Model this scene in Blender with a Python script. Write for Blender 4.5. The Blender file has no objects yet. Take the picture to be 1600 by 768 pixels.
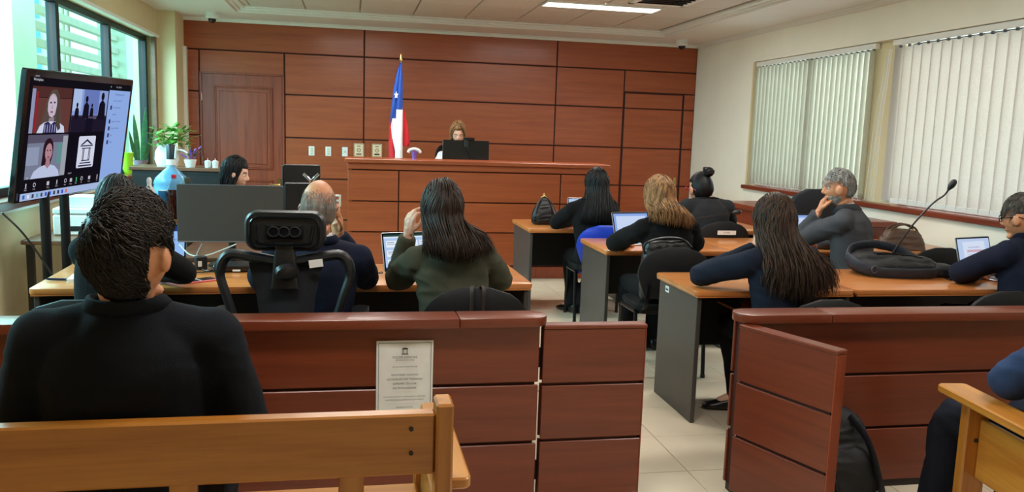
import bpy, bmesh, math, random
import numpy as np
from mathutils import Vector, Matrix, Euler
random.seed(7); np.random.seed(7)
SC = bpy.context.scene
COL = SC.collection
PI = math.pi
def R(a): return math.radians(a)

# ------------------------------------------------------------------ camera
cam = bpy.data.cameras.new('camera'); cam_o = bpy.data.objects.new('camera', cam); COL.objects.link(cam_o)
cam.sensor_width = 36.0; cam.lens = 1275.0/1600*36; cam.clip_start = .05; cam.clip_end = 200
def cam_axes(yaw, pitch, roll):
    f = Vector((math.sin(yaw)*math.cos(pitch), math.cos(yaw)*math.cos(pitch), -math.sin(pitch)))
    r = Vector((math.cos(yaw), -math.sin(yaw), 0)); u = r.cross(f)
    return r*math.cos(roll)+u*math.sin(roll), -r*math.sin(roll)+u*math.cos(roll), f
_r, _u, _f = cam_axes(.1974, .1366, .0328)
cam_o.matrix_world = Matrix(((_r.x, _u.x, -_f.x, 0), (_r.y, _u.y, -_f.y, 0), (_r.z, _u.z, -_f.z, 1.5), (0, 0, 0, 1)))
SC.camera = cam_o

# ------------------------------------------------------------------ sky, daylight, exposure
w = bpy.data.worlds.new('sky'); SC.world = w; w.use_nodes = True
bg = w.node_tree.nodes['Background']; bg.inputs[0].default_value = (.72, .95, 1.0, 1); bg.inputs[1].default_value = 3.0
vs = SC.view_settings
vs.view_transform = 'Standard'; vs.look = 'None'; vs.exposure = 0.0; vs.gamma = 1; vs.use_curve_mapping = False
SC.cycles.max_bounces = 10; SC.cycles.diffuse_bounces = 5; SC.cycles.transparent_max_bounces = 12
SC.cycles.caustics_reflective = False; SC.cycles.caustics_refractive = False
SC.cycles.sample_clamp_indirect = 6
LAMP_W = 33.0           # each ceiling lamp
def daylight(name, loc, rot, sx, sy, power, col):
    l = bpy.data.lights.new(name, 'AREA'); l.shape = 'RECTANGLE'; l.size = sx; l.size_y = sy; l.energy = power; l.color = col
    o = bpy.data.objects.new(name, l); COL.objects.link(o); o.location = loc; o.rotation_euler = rot; return o
# daylight falling through the two window walls, each lamp standing outdoors above its window
daylight('daylight_left', (-3.9, 6.4, 3.3), (0, R(-62), 0), 2.2, 8.0, 950, (.80, .96, 1.0))
daylight('daylight_right', (6.6, 6.0, 2.9), (0, R(66), 0), 2.4, 8.0, 240, (1.0, .96, .90))

# ------------------------------------------------------------------ helpers
def lin(c):
    c = [x/255.0 for x in c]
    return tuple(x/12.92 if x <= .04045 else ((x+.055)/1.055)**2.4 for x in c)
def srgb(r, g, b): return lin((r, g, b)) + (1,)
MATS = {}
def nodes_of(name):
    m = bpy.data.materials.new(name); m.use_nodes = True; MATS[name] = m
    nt = m.node_tree; return m, nt, nt.nodes['Principled BSDF']
def coords(nt, scale, rnd=True, rot=(0, 0, 0)):
    tc = nt.nodes.new('ShaderNodeTexCoord'); mp = nt.nodes.new('ShaderNodeMapping')
    mp.inputs['Scale'].default_value = scale; mp.inputs['Rotation'].default_value = rot
    if rnd:
        oi = nt.nodes.new('ShaderNodeObjectInfo'); ml = nt.nodes.new('ShaderNodeVectorMath'); ml.operation = 'SCALE'
        ml.inputs[0].default_value = (17.3, 9.1, 23.7); nt.links.new(oi.outputs['Random'], ml.inputs['Scale'])
        ad = nt.nodes.new('ShaderNodeVectorMath'); ad.operation = 'ADD'
        nt.links.new(tc.outputs['Object'], ad.inputs[0]); nt.links.new(ml.outputs[0], ad.inputs[1])
        nt.links.new(ad.outputs[0], mp.inputs['Vector'])
    else: nt.links.new(tc.outputs['Object'], mp.inputs['Vector'])
    return mp.outputs[0]
def ramp(nt, fac, stops):
    r = nt.nodes.new('ShaderNodeValToRGB'); e = r.color_ramp.elements
    while len(e) < len(stops): e.new(.5)
    for k, (p, c) in enumerate(stops): e[k].position = p; e[k].color = c
    nt.links.new(fac, r.inputs[0]); return r.outputs[0]
def noise(nt, vec, scale, detail=4, rough=.55, dist=0):
    n = nt.nodes.new('ShaderNodeTexNoise'); n.inputs['Scale'].default_value = scale; n.inputs['Detail'].default_value = detail
    n.inputs['Roughness'].default_value = rough; n.inputs['Distortion'].default_value = dist
    nt.links.new(vec, n.inputs['Vector']); return n.outputs['Fac']
def bump(nt, b, fac, strength, dist=.01):
    n = nt.nodes.new('ShaderNodeBump'); n.inputs['Strength'].default_value = strength; n.inputs['Distance'].default_value = dist
    nt.links.new(fac, n.inputs['Height']); nt.links.new(n.outputs[0], b.inputs['Normal'])
def sh(c, k): return tuple(min(1, x*k) for x in c[:3]) + (1,)
def M(name, col, rough=.5, metal=0, var=.12, vs=6, bs=0, bstr=.15, spec=.5, sheen=0, coat=0, stretch=(1, 1, 1)):
    """plain surface: a little colour variation and fine relief"""
    m, nt, b = nodes_of(name)
    c = srgb(*col); v = coords(nt, stretch)
    f = noise(nt, v, vs, 5)
    nt.links.new(ramp(nt, f, [(.3, sh(c, 1-var)), (.7, sh(c, 1+var))]), b.inputs['Base Color'])
    b.inputs['Roughness'].default_value = rough; b.inputs['Metallic'].default_value = metal
    b.inputs['Specular IOR Level'].default_value = spec
    if sheen: b.inputs['Sheen Weight'].default_value = sheen; b.inputs['Sheen Roughness'].default_value = .5; b.inputs['Sheen Tint'].default_value = sh(c, 3)
    if coat: b.inputs['Coat Weight'].default_value = coat; b.inputs['Coat Roughness'].default_value = .12
    if bs: bump(nt, b, noise(nt, v, bs, 3), bstr)
    return m
def wood(name, dark, light, axis=0, rough=.35, coat=.2, grain=1.0, spec=.5):
    m, nt, b = nodes_of(name)
    sc = [9*grain]*3; sc[axis] = .55*grain
    v = coords(nt, tuple(sc)); f = noise(nt, v, 2.2, 7, .6, .5)
    sc2 = [60*grain]*3; sc2[axis] = 2.5*grain
    v2 = coords(nt, tuple(sc2)); f2 = noise(nt, v2, 2.0, 3, .6)
    mx = nt.nodes.new('ShaderNodeMath'); mx.operation = 'MULTIPLY_ADD'; mx.inputs[1].default_value = .3
    nt.links.new(f2, mx.inputs[0]); nt.links.new(f, mx.inputs[2])
    d, l = srgb(*dark), srgb(*light)
    nt.links.new(ramp(nt, mx.outputs[0], [(.42, d), (.62, sh(tuple((a+c)/2 for a, c in zip(d, l)), 1)), (.85, l)]), b.inputs['Base Color'])
    b.inputs['Roughness'].default_value = rough; b.inputs['Coat Weight'].default_value = coat; b.inputs['Coat Roughness'].default_value = .15
    b.inputs['Specular IOR Level'].default_value = spec
    bump(nt, b, f2, .06, .002); return m
def glow(name, col, s):
    m = bpy.data.materials.new(name); m.use_nodes = True; nt = m.node_tree; nt.nodes.clear()
    e = nt.nodes.new('ShaderNodeEmission'); o = nt.nodes.new('ShaderNodeOutputMaterial')
    e.inputs[0].default_value = srgb(*col); e.inputs[1].default_value = s; nt.links.new(e.outputs[0], o.inputs[0]); MATS[name] = m; return m
def screen_mat(name, s):
    """backlit picture: face colours of the drawn picture give off light"""
    m = bpy.data.materials.new(name); m.use_nodes = True; nt = m.node_tree; nt.nodes.clear()
    e = nt.nodes.new('ShaderNodeEmission'); o = nt.nodes.new('ShaderNodeOutputMaterial'); a = nt.nodes.new('ShaderNodeVertexColor'); a.layer_name = 'Col'
    e.inputs[1].default_value = s; nt.links.new(a.outputs[0], e.inputs[0]); nt.links.new(e.outputs[0], o.inputs[0]); MATS[name] = m; return m
def print_mat(name, rough=.8):
    m, nt, b = nodes_of(name); a = nt.nodes.new('ShaderNodeVertexColor'); a.layer_name = 'Col'
    nt.links.new(a.outputs[0], b.inputs['Base Color']); b.inputs['Roughness'].default_value = rough; return m
def glass(name, tint, rough=.0, gloss=.08):
    """thin pane: lets light straight through, mirrors at grazing angles"""
    m = bpy.data.materials.new(name); m.use_nodes = True; nt = m.node_tree; nt.nodes.clear()
    t = nt.nodes.new('ShaderNodeBsdfTransparent'); g = nt.nodes.new('ShaderNodeBsdfGlossy'); mx = nt.nodes.new('ShaderNodeMixShader'); o = nt.nodes.new('ShaderNodeOutputMaterial')
    t.inputs[0].default_value = tint + (1,); g.inputs['Roughness'].default_value = rough
    lw = nt.nodes.new('ShaderNodeLayerWeight'); lw.inputs[0].default_value = .12; pw = nt.nodes.new('ShaderNodeMath'); pw.operation = 'MULTIPLY'; pw.inputs[1].default_value = gloss*6
    fc = nt.nodes.new('ShaderNodeMath'); fc.operation = 'POWER'; fc.inputs[1].default_value = 3
    nt.links.new(lw.outputs['Facing'], fc.inputs[0]); nt.links.new(fc.outputs[0], pw.inputs[0]); nt.links.new(pw.outputs[0], mx.inputs[0]); nt.links.new(t.outputs[0], mx.inputs[1]); nt.links.new(g.outputs[0], mx.inputs[2]); nt.links.new(mx.outputs[0], o.inputs[0]); MATS[name] = m; return m
def blind_mat(name, col):
    m = bpy.data.materials.new(name); m.use_nodes = True; nt = m.node_tree; nt.nodes.clear()
    d = nt.nodes.new('ShaderNodeBsdfDiffuse'); t = nt.nodes.new('ShaderNodeBsdfTranslucent'); mx = nt.nodes.new('ShaderNodeMixShader'); o = nt.nodes.new('ShaderNodeOutputMaterial')
    v = coords(nt, (1, 1, 1)); f = noise(nt, v, 90, 3); c = ramp(nt, f, [(.3, sh(srgb(*col), .93)), (.7, sh(srgb(*col), 1.04))])
    nt.links.new(c, d.inputs[0]); nt.links.new(c, t.inputs[0]); mx.inputs[0].default_value = .45
    nt.links.new(d.outputs[0], mx.inputs[1]); nt.links.new(t.outputs[0], mx.inputs[2]); nt.links.new(mx.outputs[0], o.inputs[0]); MATS[name] = m; return m

# materials -----------------------------------------------------------
wood('cherry', (142, 64, 30), (167, 83, 42), 0, .40, .2)
wood('cherry_upright', (112, 46, 26), (146, 66, 38), 2, .38, .2)
wood('cherry_dark', (96, 38, 18), (120, 52, 27), 0, .36, .22)
wood('cherry_dark_y', (106, 44, 28), (136, 62, 40), 1, .34, .25)
wood('beech', (180, 104, 50), (210, 134, 72), 0, .3, .35)
wood('beech_edge', (168, 96, 46), (200, 126, 66), 0, .35, .3)
wood('honey', (146, 84, 24), (186, 122, 46), 0, .33, .35, .8)
wood('honey_y', (156, 92, 28), (196, 132, 52), 1, .33, .35, .8)
wood('honey_z', (150, 88, 26), (190, 126, 48), 2, .33, .35, .8)
wood('walnut_top', (92, 58, 40), (128, 84, 58), 0, .4, .2)
M('cream_wall', (248, 244, 228), .75, var=.03, vs=2, bs=120, bstr=.05)
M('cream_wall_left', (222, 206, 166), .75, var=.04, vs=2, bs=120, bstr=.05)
M('white_paint', (236, 236, 230), .5, var=.02, vs=3)
M('ceiling_white', (232, 228, 222), .85, var=.02, vs=3)
M('ceiling_panel', (214, 204, 194), .9, var=.05, vs=60, bs=180, bstr=.2)
M('ceiling_seam', (170, 158, 146), .9, var=.05)
M('floor_tile', (222, 208, 184), .16, var=.06, vs=3.5, coat=.0)
M('grout', (96, 84, 70), .9)
M('plinth_dark', (34, 22, 18), .6)
M('groove', (62, 23, 14), .8)
M('laminate_black', (22, 21, 22), .45, var=.1, bs=200, bstr=.05)
M('laminate_grey', (62, 58, 56), .42, var=.08, vs=9, bs=200, bstr=.05)
M('plastic_black', (24, 25, 28), .38, bs=300, bstr=.05)
M('plastic_gloss', (16, 17, 20), .16)
M('plastic_grey', (62, 66, 72), .4)
M('chair_fabric', (17, 18, 20), .85, spec=.2, bs=400, bstr=.4, sheen=.05)
M('chair_shell', (17, 17, 19), .62, bs=250, bstr=.06, spec=.3)
M('mesh_fabric', (20, 24, 32), .8, bs=500, bstr=.4)
M('blue_plastic', (22, 62, 190), .32)
M('metal_black', (20, 20, 22), .35, .3)
M('chrome', (205, 208, 212), .18, 1)
M('brass', (190, 160, 100), .28, 1)
M('steel_dark', (58, 60, 64), .4, .8)
M('window_frame', (22, 32, 36), .45, .2)
M('white_plastic', (232, 232, 228), .35, var=.03)
M('paper', (226, 226, 224), .8, var=.04, vs=20)
M('skin', (206, 150, 122), .5, var=.07, vs=30, bs=250, bstr=.05)
M('skin_light', (222, 172, 146), .5, var=.06, vs=30, bs=250, bstr=.05)
M('skin_warm', (212, 146, 108), .48, var=.08, vs=24, bs=250, bstr=.05)
M('lips', (168, 92, 84), .45)
M('eye_white', (228, 224, 218), .2)
M('iris', (52, 36, 26), .2)
for n, c in (('suit_navy', (15, 18, 25)), ('suit_black', (13, 13, 16)), ('suit_charcoal', (74, 75, 80)), ('suit_olive', (76, 76, 62)), ('suit_blue', (26, 31, 50)), ('suit_ink', (25, 32, 47)), ('suit_dark_grey', (43, 43, 46)), ('denim', (44, 60, 92)), ('trouser_navy', (24, 29, 42)), ('shirt_white', (226, 226, 230))):
    M(n, c, .9, var=.14, vs=10, bs=420, bstr=.35, sheen=.0, spec=.2)
M('shoe_leather', (16, 15, 16), .3)
def hairmat(name, dark, light, rough=.4):
    m, nt, b = nodes_of(name); v = coords(nt, (1, 1, .12)); f = noise(nt, v, 55, 4)
    nt.links.new(ramp(nt, f, [(.34, srgb(*dark)), (.68, srgb(*light))]), b.inputs['Base Color'])
    b.inputs['Roughness'].default_value = rough+.08; b.inputs['Specular IOR Level'].default_value = .25; return m
hairmat('hair_black', (9, 8, 10), (24, 21, 22)); hairmat('hair_dark', (12, 10, 9), (32, 25, 21)); hairmat('hair_brown', (26, 17, 13), (60, 41, 31))
hairmat('hair_chestnut', (32, 22, 16), (76, 53, 39)); M('strap_brown', (52, 42, 38), .6); hairmat('hair_ash', (26, 20, 16), (56, 44, 34), .45); hairmat('hair_blond', (86, 58, 36), (176, 130, 84)); hairmat('hair_judge', (96, 68, 44), (168, 126, 84))
hairmat('hair_grey', (92, 90, 88), (186, 184, 180), .5); hairmat('hair_stubble', (104, 98, 94), (170, 162, 154), .7); hairmat('hair_salt', (40, 36, 34), (112, 106, 100), .5)
M('leather_black', (22, 22, 24), .34, bs=160, bstr=.2); M('leather_brown', (82, 54, 36), .4, bs=160, bstr=.2)
M('nylon_black', (20, 20, 23), .6, bs=300, bstr=.3); M('nylon_navy', (34, 38, 50), .55, bs=300, bstr=.3)
M('laptop_silver', (168, 170, 174), .3, .7); M('laptop_dark', (60, 62, 66), .35, .5)
M('off_screen', (74, 71, 69), .42, var=.03); M('pink_case', (232, 120, 130), .4)
M('leaf_green', (92, 150, 58), .45, var=.3, vs=14); M('leaf_dark', (44, 92, 52), .4, var=.35, vs=26)
M('lime_plastic', (170, 230, 50), .4); M('pot_grey', (150, 128, 140), .6); M('fabric_white', (226, 230, 226), .85, bs=60, bstr=.5)
M('flower_violet', (128, 96, 190), .6, var=.3); M('cola', (60, 18, 12), .08); M('red_cap', (206, 40, 60), .4); M('bluebox', (40, 130, 190), .5)
M('concrete_pale', (214, 220, 196), .85, var=.05, vs=4, bs=50, bstr=.1); M('slat_beige', (176, 168, 140), .7, var=.06); M('facade_blue', (120, 170, 190), .5)
M('flag_red', (206, 28, 40), .7); M('flag_white', (238, 238, 240), .7); M('flag_blue', (30, 72, 160), .7)
M('acrylic', (214, 208, 178), .2, var=.03); M('plaque_gold', (196, 178, 120), .35, .3)
glass('pane_glass', (.70, .95, .97)); glass('pane_clear', (.96, .97, .95)); glass('acrylic_clear', (.93, .95, .93)); glass('spectacle_lens', (.9, .92, .92))
M('jug_blue', (120, 182, 220), .12); MATS['jug_blue'].node_tree.nodes['Principled BSDF'].inputs['Alpha'].default_value = .55
blind_mat('blind_open', (222, 222, 212)); blind_mat('blind_closed', (224, 218, 212))
glow('lamp_glow', (255, 252, 244), 4.0); screen_mat('screen_on', .95); screen_mat('screen_tv', .85); print_mat('printed')

# geometry collector ---------------------------------------------------
class MB:
    def __init__(s): s.V = []; s.F = []; s.n = 0
    def add(s, v, f, m=None):
        v = np.asarray(v, float).reshape(-1, 3)
        if m is not None:
            a = np.array(m); v = v @ a[:3, :3].T + a[:3, 3]
        s.V.append(v); s.F += [tuple(i+s.n for i in q) for q in f]; s.n += len(v); return s
    def box(s, x0, x1, y0, y1, z0, z1, m=None):
        v = [(x, y, z) for z in (z0, z1) for y in (y0, y1) for x in (x0, x1)]
        return s.add(v, [(0, 2, 3, 1), (4, 5, 7, 6), (0, 1, 5, 4), (2, 6, 7, 3), (0, 4, 6, 2), (1, 3, 7, 5)], m)
    def rings(s, rings, closed=True, cap=True, m=None):
        k = len(rings[0]); v = np.concatenate([np.asarray(r, float) for r in rings]); f = []
        for i in range(len(rings)-1):
            for j in range(k if closed else k-1):
                a, b2 = i*k+j, i*k+(j+1) % k; f.append((a, b2, b2+k, a+k))
        if cap and closed: f.append(tuple(range(k-1, -1, -1))); f.append(tuple((len(rings)-1)*k+j for j in range(k)))
        return s.add(v, f, m)
    def tube(s, pts, r, k=8, m=None, cap=True, sx=1, sy=1, up=None):
        return s.rings(tube_rings(pts, r, k, sx, sy, up), True, cap, m)
    def lathe(s, prof, k=20, m=None, cap=True):
        return s.rings([[(r*math.cos(2*PI*j/k), r*math.sin(2*PI*j/k), z) for j in range(k)] for r, z in prof], True, cap, m)
    def prism(s, poly, z0, z1, m=None):
        return s.rings([[(x, y, z0) for x, y in poly], [(x, y, z1) for x, y in poly]], True, True, m)
    def ball(s, c, r, k=14, n=9, m=None):
        r = (r, r, r) if np.isscalar(r) else r
        rg = [[(c[0]+r[0]*math.sin(t)*math.cos(2*PI*j/k), c[1]+r[1]*math.sin(t)*math.sin(2*PI*j/k), c[2]-r[2]*math.cos(t)) for j in range(k)] for t in np.linspace(.12, PI-.12, n)]
        return s.rings(rg, True, True, m)
    def arr(s): return np.concatenate(s.V), s.F
    def build(s, name, mat, parent=None, bevel=0, seg=1, smooth=True, sharp=35):
        return obj(name, mesh_of(name, np.concatenate(s.V), s.F, bevel, seg, smooth, sharp), mat, parent)
def tube_rings(pts, r, k=8, sx=1, sy=1, up=None):
    P = np.asarray(pts, float); n = len(P); r = np.full(n, float(r)) if np.isscalar(r) else np.asarray(r, float)
    T = np.gradient(P, axis=0); T /= np.linalg.norm(T, axis=1, keepdims=True)+1e-9
    u = np.array(up if up is not None else ((0, 0, 1) if abs(T[0][2]) < .9 else (0, 1, 0)), float); out = []
    for i in range(n):
        u = u-T[i]*(u@T[i]); u /= np.linalg.norm(u)+1e-9; b = np.cross(T[i], u)
        out.append([P[i]+r[i]*(sx*math.cos(2*PI*j/k)*b+sy*math.sin(2*PI*j/k)*u) for j in range(k)])
    return out
def mesh_of(name, V, F, bevel=0, seg=1, smooth=True, sharp=35):
    me = bpy.data.meshes.new(name); me.from_pydata([tuple(v) for v in V], [], F)
    if bevel:
        bm = bmesh.new(); bm.from_mesh(me); bmesh.ops.recalc_face_normals(bm, faces=bm.faces)
        es = [e for e in bm.edges if len(e.link_faces) == 2 and e.calc_face_angle(0) > R(40)]
        bmesh.ops.bevel(bm, geom=es, offset=bevel, segments=seg, profile=.6, affect='EDGES', clamp_overlap=True); bm.to_mesh(me); bm.free()
    else:
        bm = bmesh.new(); bm.from_mesh(me); bmesh.ops.recalc_face_normals(bm, faces=bm.faces); bm.to_mesh(me); bm.free()
    if smooth:
        me.polygons.foreach_set('use_smooth', [True]*len(me.polygons)); me.set_sharp_from_angle(angle=R(sharp))
    return me
def obj(name, me, mat, parent=None):
    o = bpy.data.objects.new(name, me); COL.objects.link(o)
    if mat and not me.materials: me.materials.append(MATS[mat])
    if parent: o.parent = parent
    return o
def thing(name, label, cat, loc=(0, 0, 0), rz=0, group=None):
    o = bpy.data.objects.new(name, None); COL.objects.link(o); o.location = loc; o.rotation_euler = (0, 0, rz); o.empty_display_size = .1
    tag(o, label, cat, group); return o
def tag(o, label, cat, group=None):
    o['label'] = label; o['category'] = cat
    if group: o['group'] = group
    return o
def struct(o): o['kind'] = 'structure'; return o
def copy_tree(o, loc, rz, label, parent=None):
    c = o.copy(); COL.objects.link(c)
    if parent is None: c.location = loc; c.rotation_euler = (0, 0, rz); c['label'] = label
    else: c.parent = parent
    for ch in list(o.children): copy_tree(ch, loc, rz, label, c)
    return c
def boxo(name, mat, x0, x1, y0, y1, z0, z1, parent=None, bevel=0, seg=1): return MB().box(x0, x1, y0, y1, z0, z1).build(name, mat, parent, bevel, seg)
def spline(pts, n=8):
    """smooth curve through points"""
    P = [np.asarray(p, float) for p in pts]; P = [2*P[0]-P[1]]+P+[2*P[-1]-P[-2]]; out = []
    for i in range(1, len(P)-2):
        for t in np.linspace(0, 1, n, endpoint=False):
            a, b, c, d = P[i-1], P[i], P[i+1], P[i+2]
            out.append(.5*((2*b)+(-a+c)*t+(2*a-5*b+4*c-d)*t*t+(-a+3*b-3*c+d)*t**3))
    out.append(P[-2]); return np.array(out)
def rrect(w, h, r, n=4, cx=0, cy=0):
    o = []
    for sx, sy, a in ((1, 1, 0), (-1, 1, 90), (-1, -1, 180), (1, -1, 270)):
        for k in range(n+1):
            t = R(a+90*k/n); o.append((cx+sx*(w/2-r)+r*math.cos(t), cy+sy*(h/2-r)+r*math.sin(t)))
    return o
class Art:
    """flat picture made of coloured polygons on a plane; u to the right, v up, each layer a hair further out"""
    def __init__(s): s.V = []; s.F = []; s.C = []; s.l = 0
    def poly(s, col, pts, step=True):
        if step: s.l += 1
        n = len(s.V); s.V += [(u, v, s.l) for u, v in pts]; s.F.append(tuple(range(n, n+len(pts)))); s.C.append(srgb(*col)); return s
    def rect(s, col, u0, v0, u1, v1): return s.poly(col, [(u0, v0), (u1, v0), (u1, v1), (u0, v1)])
    def ell(s, col, cu, cv, a, b, n=20, t0=0, t1=360): return s.poly(col, [(cu+a*math.cos(R(t0+(t1-t0)*k/n)), cv+b*math.sin(R(t0+(t1-t0)*k/n))) for k in range(n+(0 if t1-t0 == 360 else 1))])
    def text(s, col, body, cu, cv, size, align='CENTER', sx=1.0):
        c = bpy.data.curves.new('wording', 'FONT'); c.body = body; c.size = size; c.align_x = align; c.align_y = 'CENTER'; c.resolution_u = 2; c.fill_mode = 'FRONT'
        o = bpy.data.objects.new('wording', c); COL.objects.link(o); dg = bpy.context.evaluated_depsgraph_get(); me = bpy.data.meshes.new_from_object(o.evaluated_get(dg))
        s.l += 1; n = len(s.V); s.V += [(cu+v.co.x*sx, cv+v.co.y, s.l) for v in me.vertices]
        for p in me.polygons: s.F.append(tuple(n+i for i in p.vertices)); s.C.append(srgb(*col))
        bpy.data.objects.remove(o); bpy.data.curves.remove(c); bpy.data.meshes.remove(me); return s
    def build(s, name, mat, origin, ux, vx, parent=None, lift=.00012):
        o, u, v = Vector(origin), Vector(ux).normalized(), Vector(vx).normalized(); n = u.cross(v)
        me = bpy.data.meshes.new(name); me.from_pydata([o+u*a+v*b+n*(l*lift) for a, b, l in s.V], [], s.F)
        at = me.color_attributes.new('Col', 'FLOAT_COLOR', 'CORNER'); buf = []
        for p, c in zip(s.F, s.C): buf += list(c)*len(p)
        at.data.foreach_set('color', buf); me.materials.append(MATS[mat]); return obj(name, me, mat, parent)

# ================================================================== THE SETTING
XL, XR, YB, YF = -2.2, 4.66, 10.75, -1.8
ZS, ZT = 2.775, 2.83
# floor: grout slab with single tiles let into it
floor = struct(boxo('floor', 'grout', XL-.1, XR+.1, YF-.1, YB+.1, -.12, -.006))
P_ = .425; GX, GY = 1.52-10*P_, 3.755-14*P_
tile_me = MB().box(.002, P_-.002, .002, P_-.002, -.02, 0).build('tile', 'floor_tile', floor, .0015).data
bpy.data.objects.remove(COL.objects['tile'])
rest = MB()
for i in range(-1, 19):
    for j in range(0, 32):
        x, y = GX+i*P_, GY+j*P_
        if x+P_ < XL or x > XR or y > YB or y+P_ < YF: continue
        if 4 <= i <= 14 and 10 <= j <= 25:
            o = bpy.data.objects.new('tile', tile_me); COL.objects.link(o); o.parent = floor; o.location = (x, y, 0)
        else: rest.box(max(x, XL)+.002, min(x+P_, XR)-.002, max(y, YF)+.002, min(y+P_, YB)-.002, -.02, 0)
rest.build('tile_field', 'floor_tile', floor)['kind'] = 'stuff'

# ceiling: soffit ring, stepped moulding, tray of square panels
TX0, TX1, TY0, TY1 = -1.3, 3.9, -1.3, 10.07
mb = MB()
mb.box(XL-.2, TX0, YF-.2, YB+.2, ZS, ZS+.2).box(TX1, XR+.2, YF-.2, YB+.2, ZS, ZS+.2).box(TX0, TX1, TY1, YB+.2, ZS, ZS+.2).box(TX0, TX1, YF-.2, TY0, ZS, ZS+.2)
ceiling = struct(mb.build('ceiling', 'ceiling_white'))
boxo('ceiling_board', 'ceiling_seam', TX0, TX1, TY0, TY1, ZT+.012, ZT+.05, ceiling)
for k, (d, z0) in enumerate(((.05, 2.797), (.11, 2.813))):
    mb = MB()
    mb.box(TX0, TX0+d, TY0, TY1, z0, ZT+.012).box(TX1-d, TX1, TY0, TY1, z0, ZT+.012).box(TX0+d, TX1-d, TY1-d*1.5, TY1, z0, ZT+.012).box(TX0+d, TX1-d, TY0, TY0+d, z0, ZT+.012)
    mb.build('tray_moulding', 'white_paint', ceiling, .006)
cpx, cpy, cx0, cy0 = .608, .78, 1.918-6*.608, 9.6-14*.78
mb = MB().box(.010, cpx-.010, .010, cpy-.010, 0, .014).build('ceiling_tile', 'ceiling_panel', ceiling, .003); ctm = mb.data; bpy.data.objects.remove(mb)
lamps = [(1.92, 8.2), (-.51, 8.2), (1.92, 5.1), (-.51, 5.1), (1.92, 2.0), (-.51, 2.0)]
for i in range(9):
    for j in range(15):
        x, y = cx0+i*cpx, cy0+j*cpy
        x0, x1, y0, y1 = max(x, TX0+.1), min(x+cpx, TX1-.1), max(y, TY0+.1), min(y+cpy, TY1-.16)
        if x1-x0 < .05 or y1-y0 < .05: continue
        if (x0, x1, y0, y1) == (x, x+cpx, y, y+cpy):
            o = bpy.data.objects.new('ceiling_tile', ctm); COL.objects.link(o); o.parent = ceiling; o.location = (x, y, ZT)
        else: boxo('ceiling_tile', 'ceiling_panel', x0+.006, x1-.006, y0+.006, y1-.006, ZT, ZT+.014, ceiling, .003)
def crown(name, pts, mat='white_paint'):
    mb = MB(); mb.rings(pts, True, True); return struct(mb.build(name, mat, None, 0))
prof = [(0, 0), (.018, 0), (.03, .012), (.03, .022), (.055, .034), (.055, .04), (0, .04)]
crown('trim_1', [[(x, YB-a, 2.735+b) for a, b in prof] for x in (XL, XR)])
crown('trim_2', [[(XR-a*1.3, y, 2.735+b) for a, b in prof] for y in (YF, YB)])

# back wall: dark board carrying single cherry panels with open joints
wall_back = struct(boxo('wall_back', 'groove', XL-.1, XR+.2, YB+.012, YB+.2, 0, 3.0))
g = .009
def panel(x0, x1, z0, z1, mat='cherry', par=None, y=YB): return boxo('panel', mat, x0+g, x1-g, y, y+.02, z0+g, z1-g, par or wall_back, .003)
for a, b in ((XL, .16), (.16, 2.68), (2.68, XR)): panel(a, b, 2.40, 2.745)
rows = [0, .32, .845, 1.36, 1.895, 2.40]
for a, b in ((XL, -1.83), (-.82, .16), (.16, 2.68), (2.68, 3.63), (4.50, XR)):
    rw = rows if a < 4 else rows[:-1]+[2.11]
    for z0, z1 in zip(rw, rw[1:]): panel(a, b, z0, z1)
panel(-1.83, -.82, 2.125, 2.40); panel(3.63, XR, 2.11, 2.40)
# left door: framed leaf with raised mouldings
door = struct(boxo('door_1', 'cherry_upright', -1.80, -.85, YB-.004, YB+.012, .01, 2.11))
mb = MB().box(-1.828, -1.802, YB-.02, YB+.015, 0, 2.125).box(-.848, -.822, YB-.02, YB+.015, 0, 2.125).box(-1.828, -.822, YB-.02, YB+.015, 2.112, 2.135)
mb.build('door_frame', 'cherry_upright', door, .003)
for z0, z1 in ((.95, 1.975), (.18, .82)):
    mb = MB()
    for d, t in ((0, .022), (.018, .012)):
        a, b = -1.665+d, -.965-d; p, q = z0+d, z1-d
        mb.box(a, b, YB-t, YB, q-.018, q).box(a, b, YB-t, YB, p, p+.018).box(a, a+.018, YB-t, YB, p+.018, q-.018).box(b-.018, b, YB-t, YB, p+.018, q-.018)
    mb.build('door_moulding', 'cherry_upright', door, .004)
    boxo('door_panel', 'cherry_upright', -1.6, -1.03, YB-.012, YB, z0+.065, z1-.065, door, .008)
def lever(x, z, s, y, par):
    h = MB().box(x-.02, x+.02, y-.012, y, z-.11, z+.07).build('handle_plate', 'brass', par, .005)
    MB().tube([(x, y-.01, z), (x, y-.05, z), (x+s*.03, y-.055, z), (x+s*.12, y-.05, z+.006)], [.011, .011, .01, .008], 8).build('handle_lever', 'brass', h)
lever(-.885, .765, -1, YB-.004, door)
for z in (1.83, 1.05, .3): MB().tube([(-1.803, YB-.02, z-.05), (-1.803, YB-.02, z+.05)], .009, 8).build('hinge', 'chrome', door)
MB().ball((-1.325, YB-.03, 2.17), .008, 8, 6).build('door_knob_stop', 'brass', door)
# right door: flush with the panelling
door = struct(boxo('door_2', 'groove', 3.64, 4.49, YB+.005, YB+.012, 0, 2.10))
for z0, z1 in zip([.01, .32, .845, 1.36, 1.895], [.32, .845, 1.36, 1.895, 2.10]): panel(3.645, 4.485, z0, z1, 'cherry', door)
lever(4.43, .90, -1, YB, door)
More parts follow.
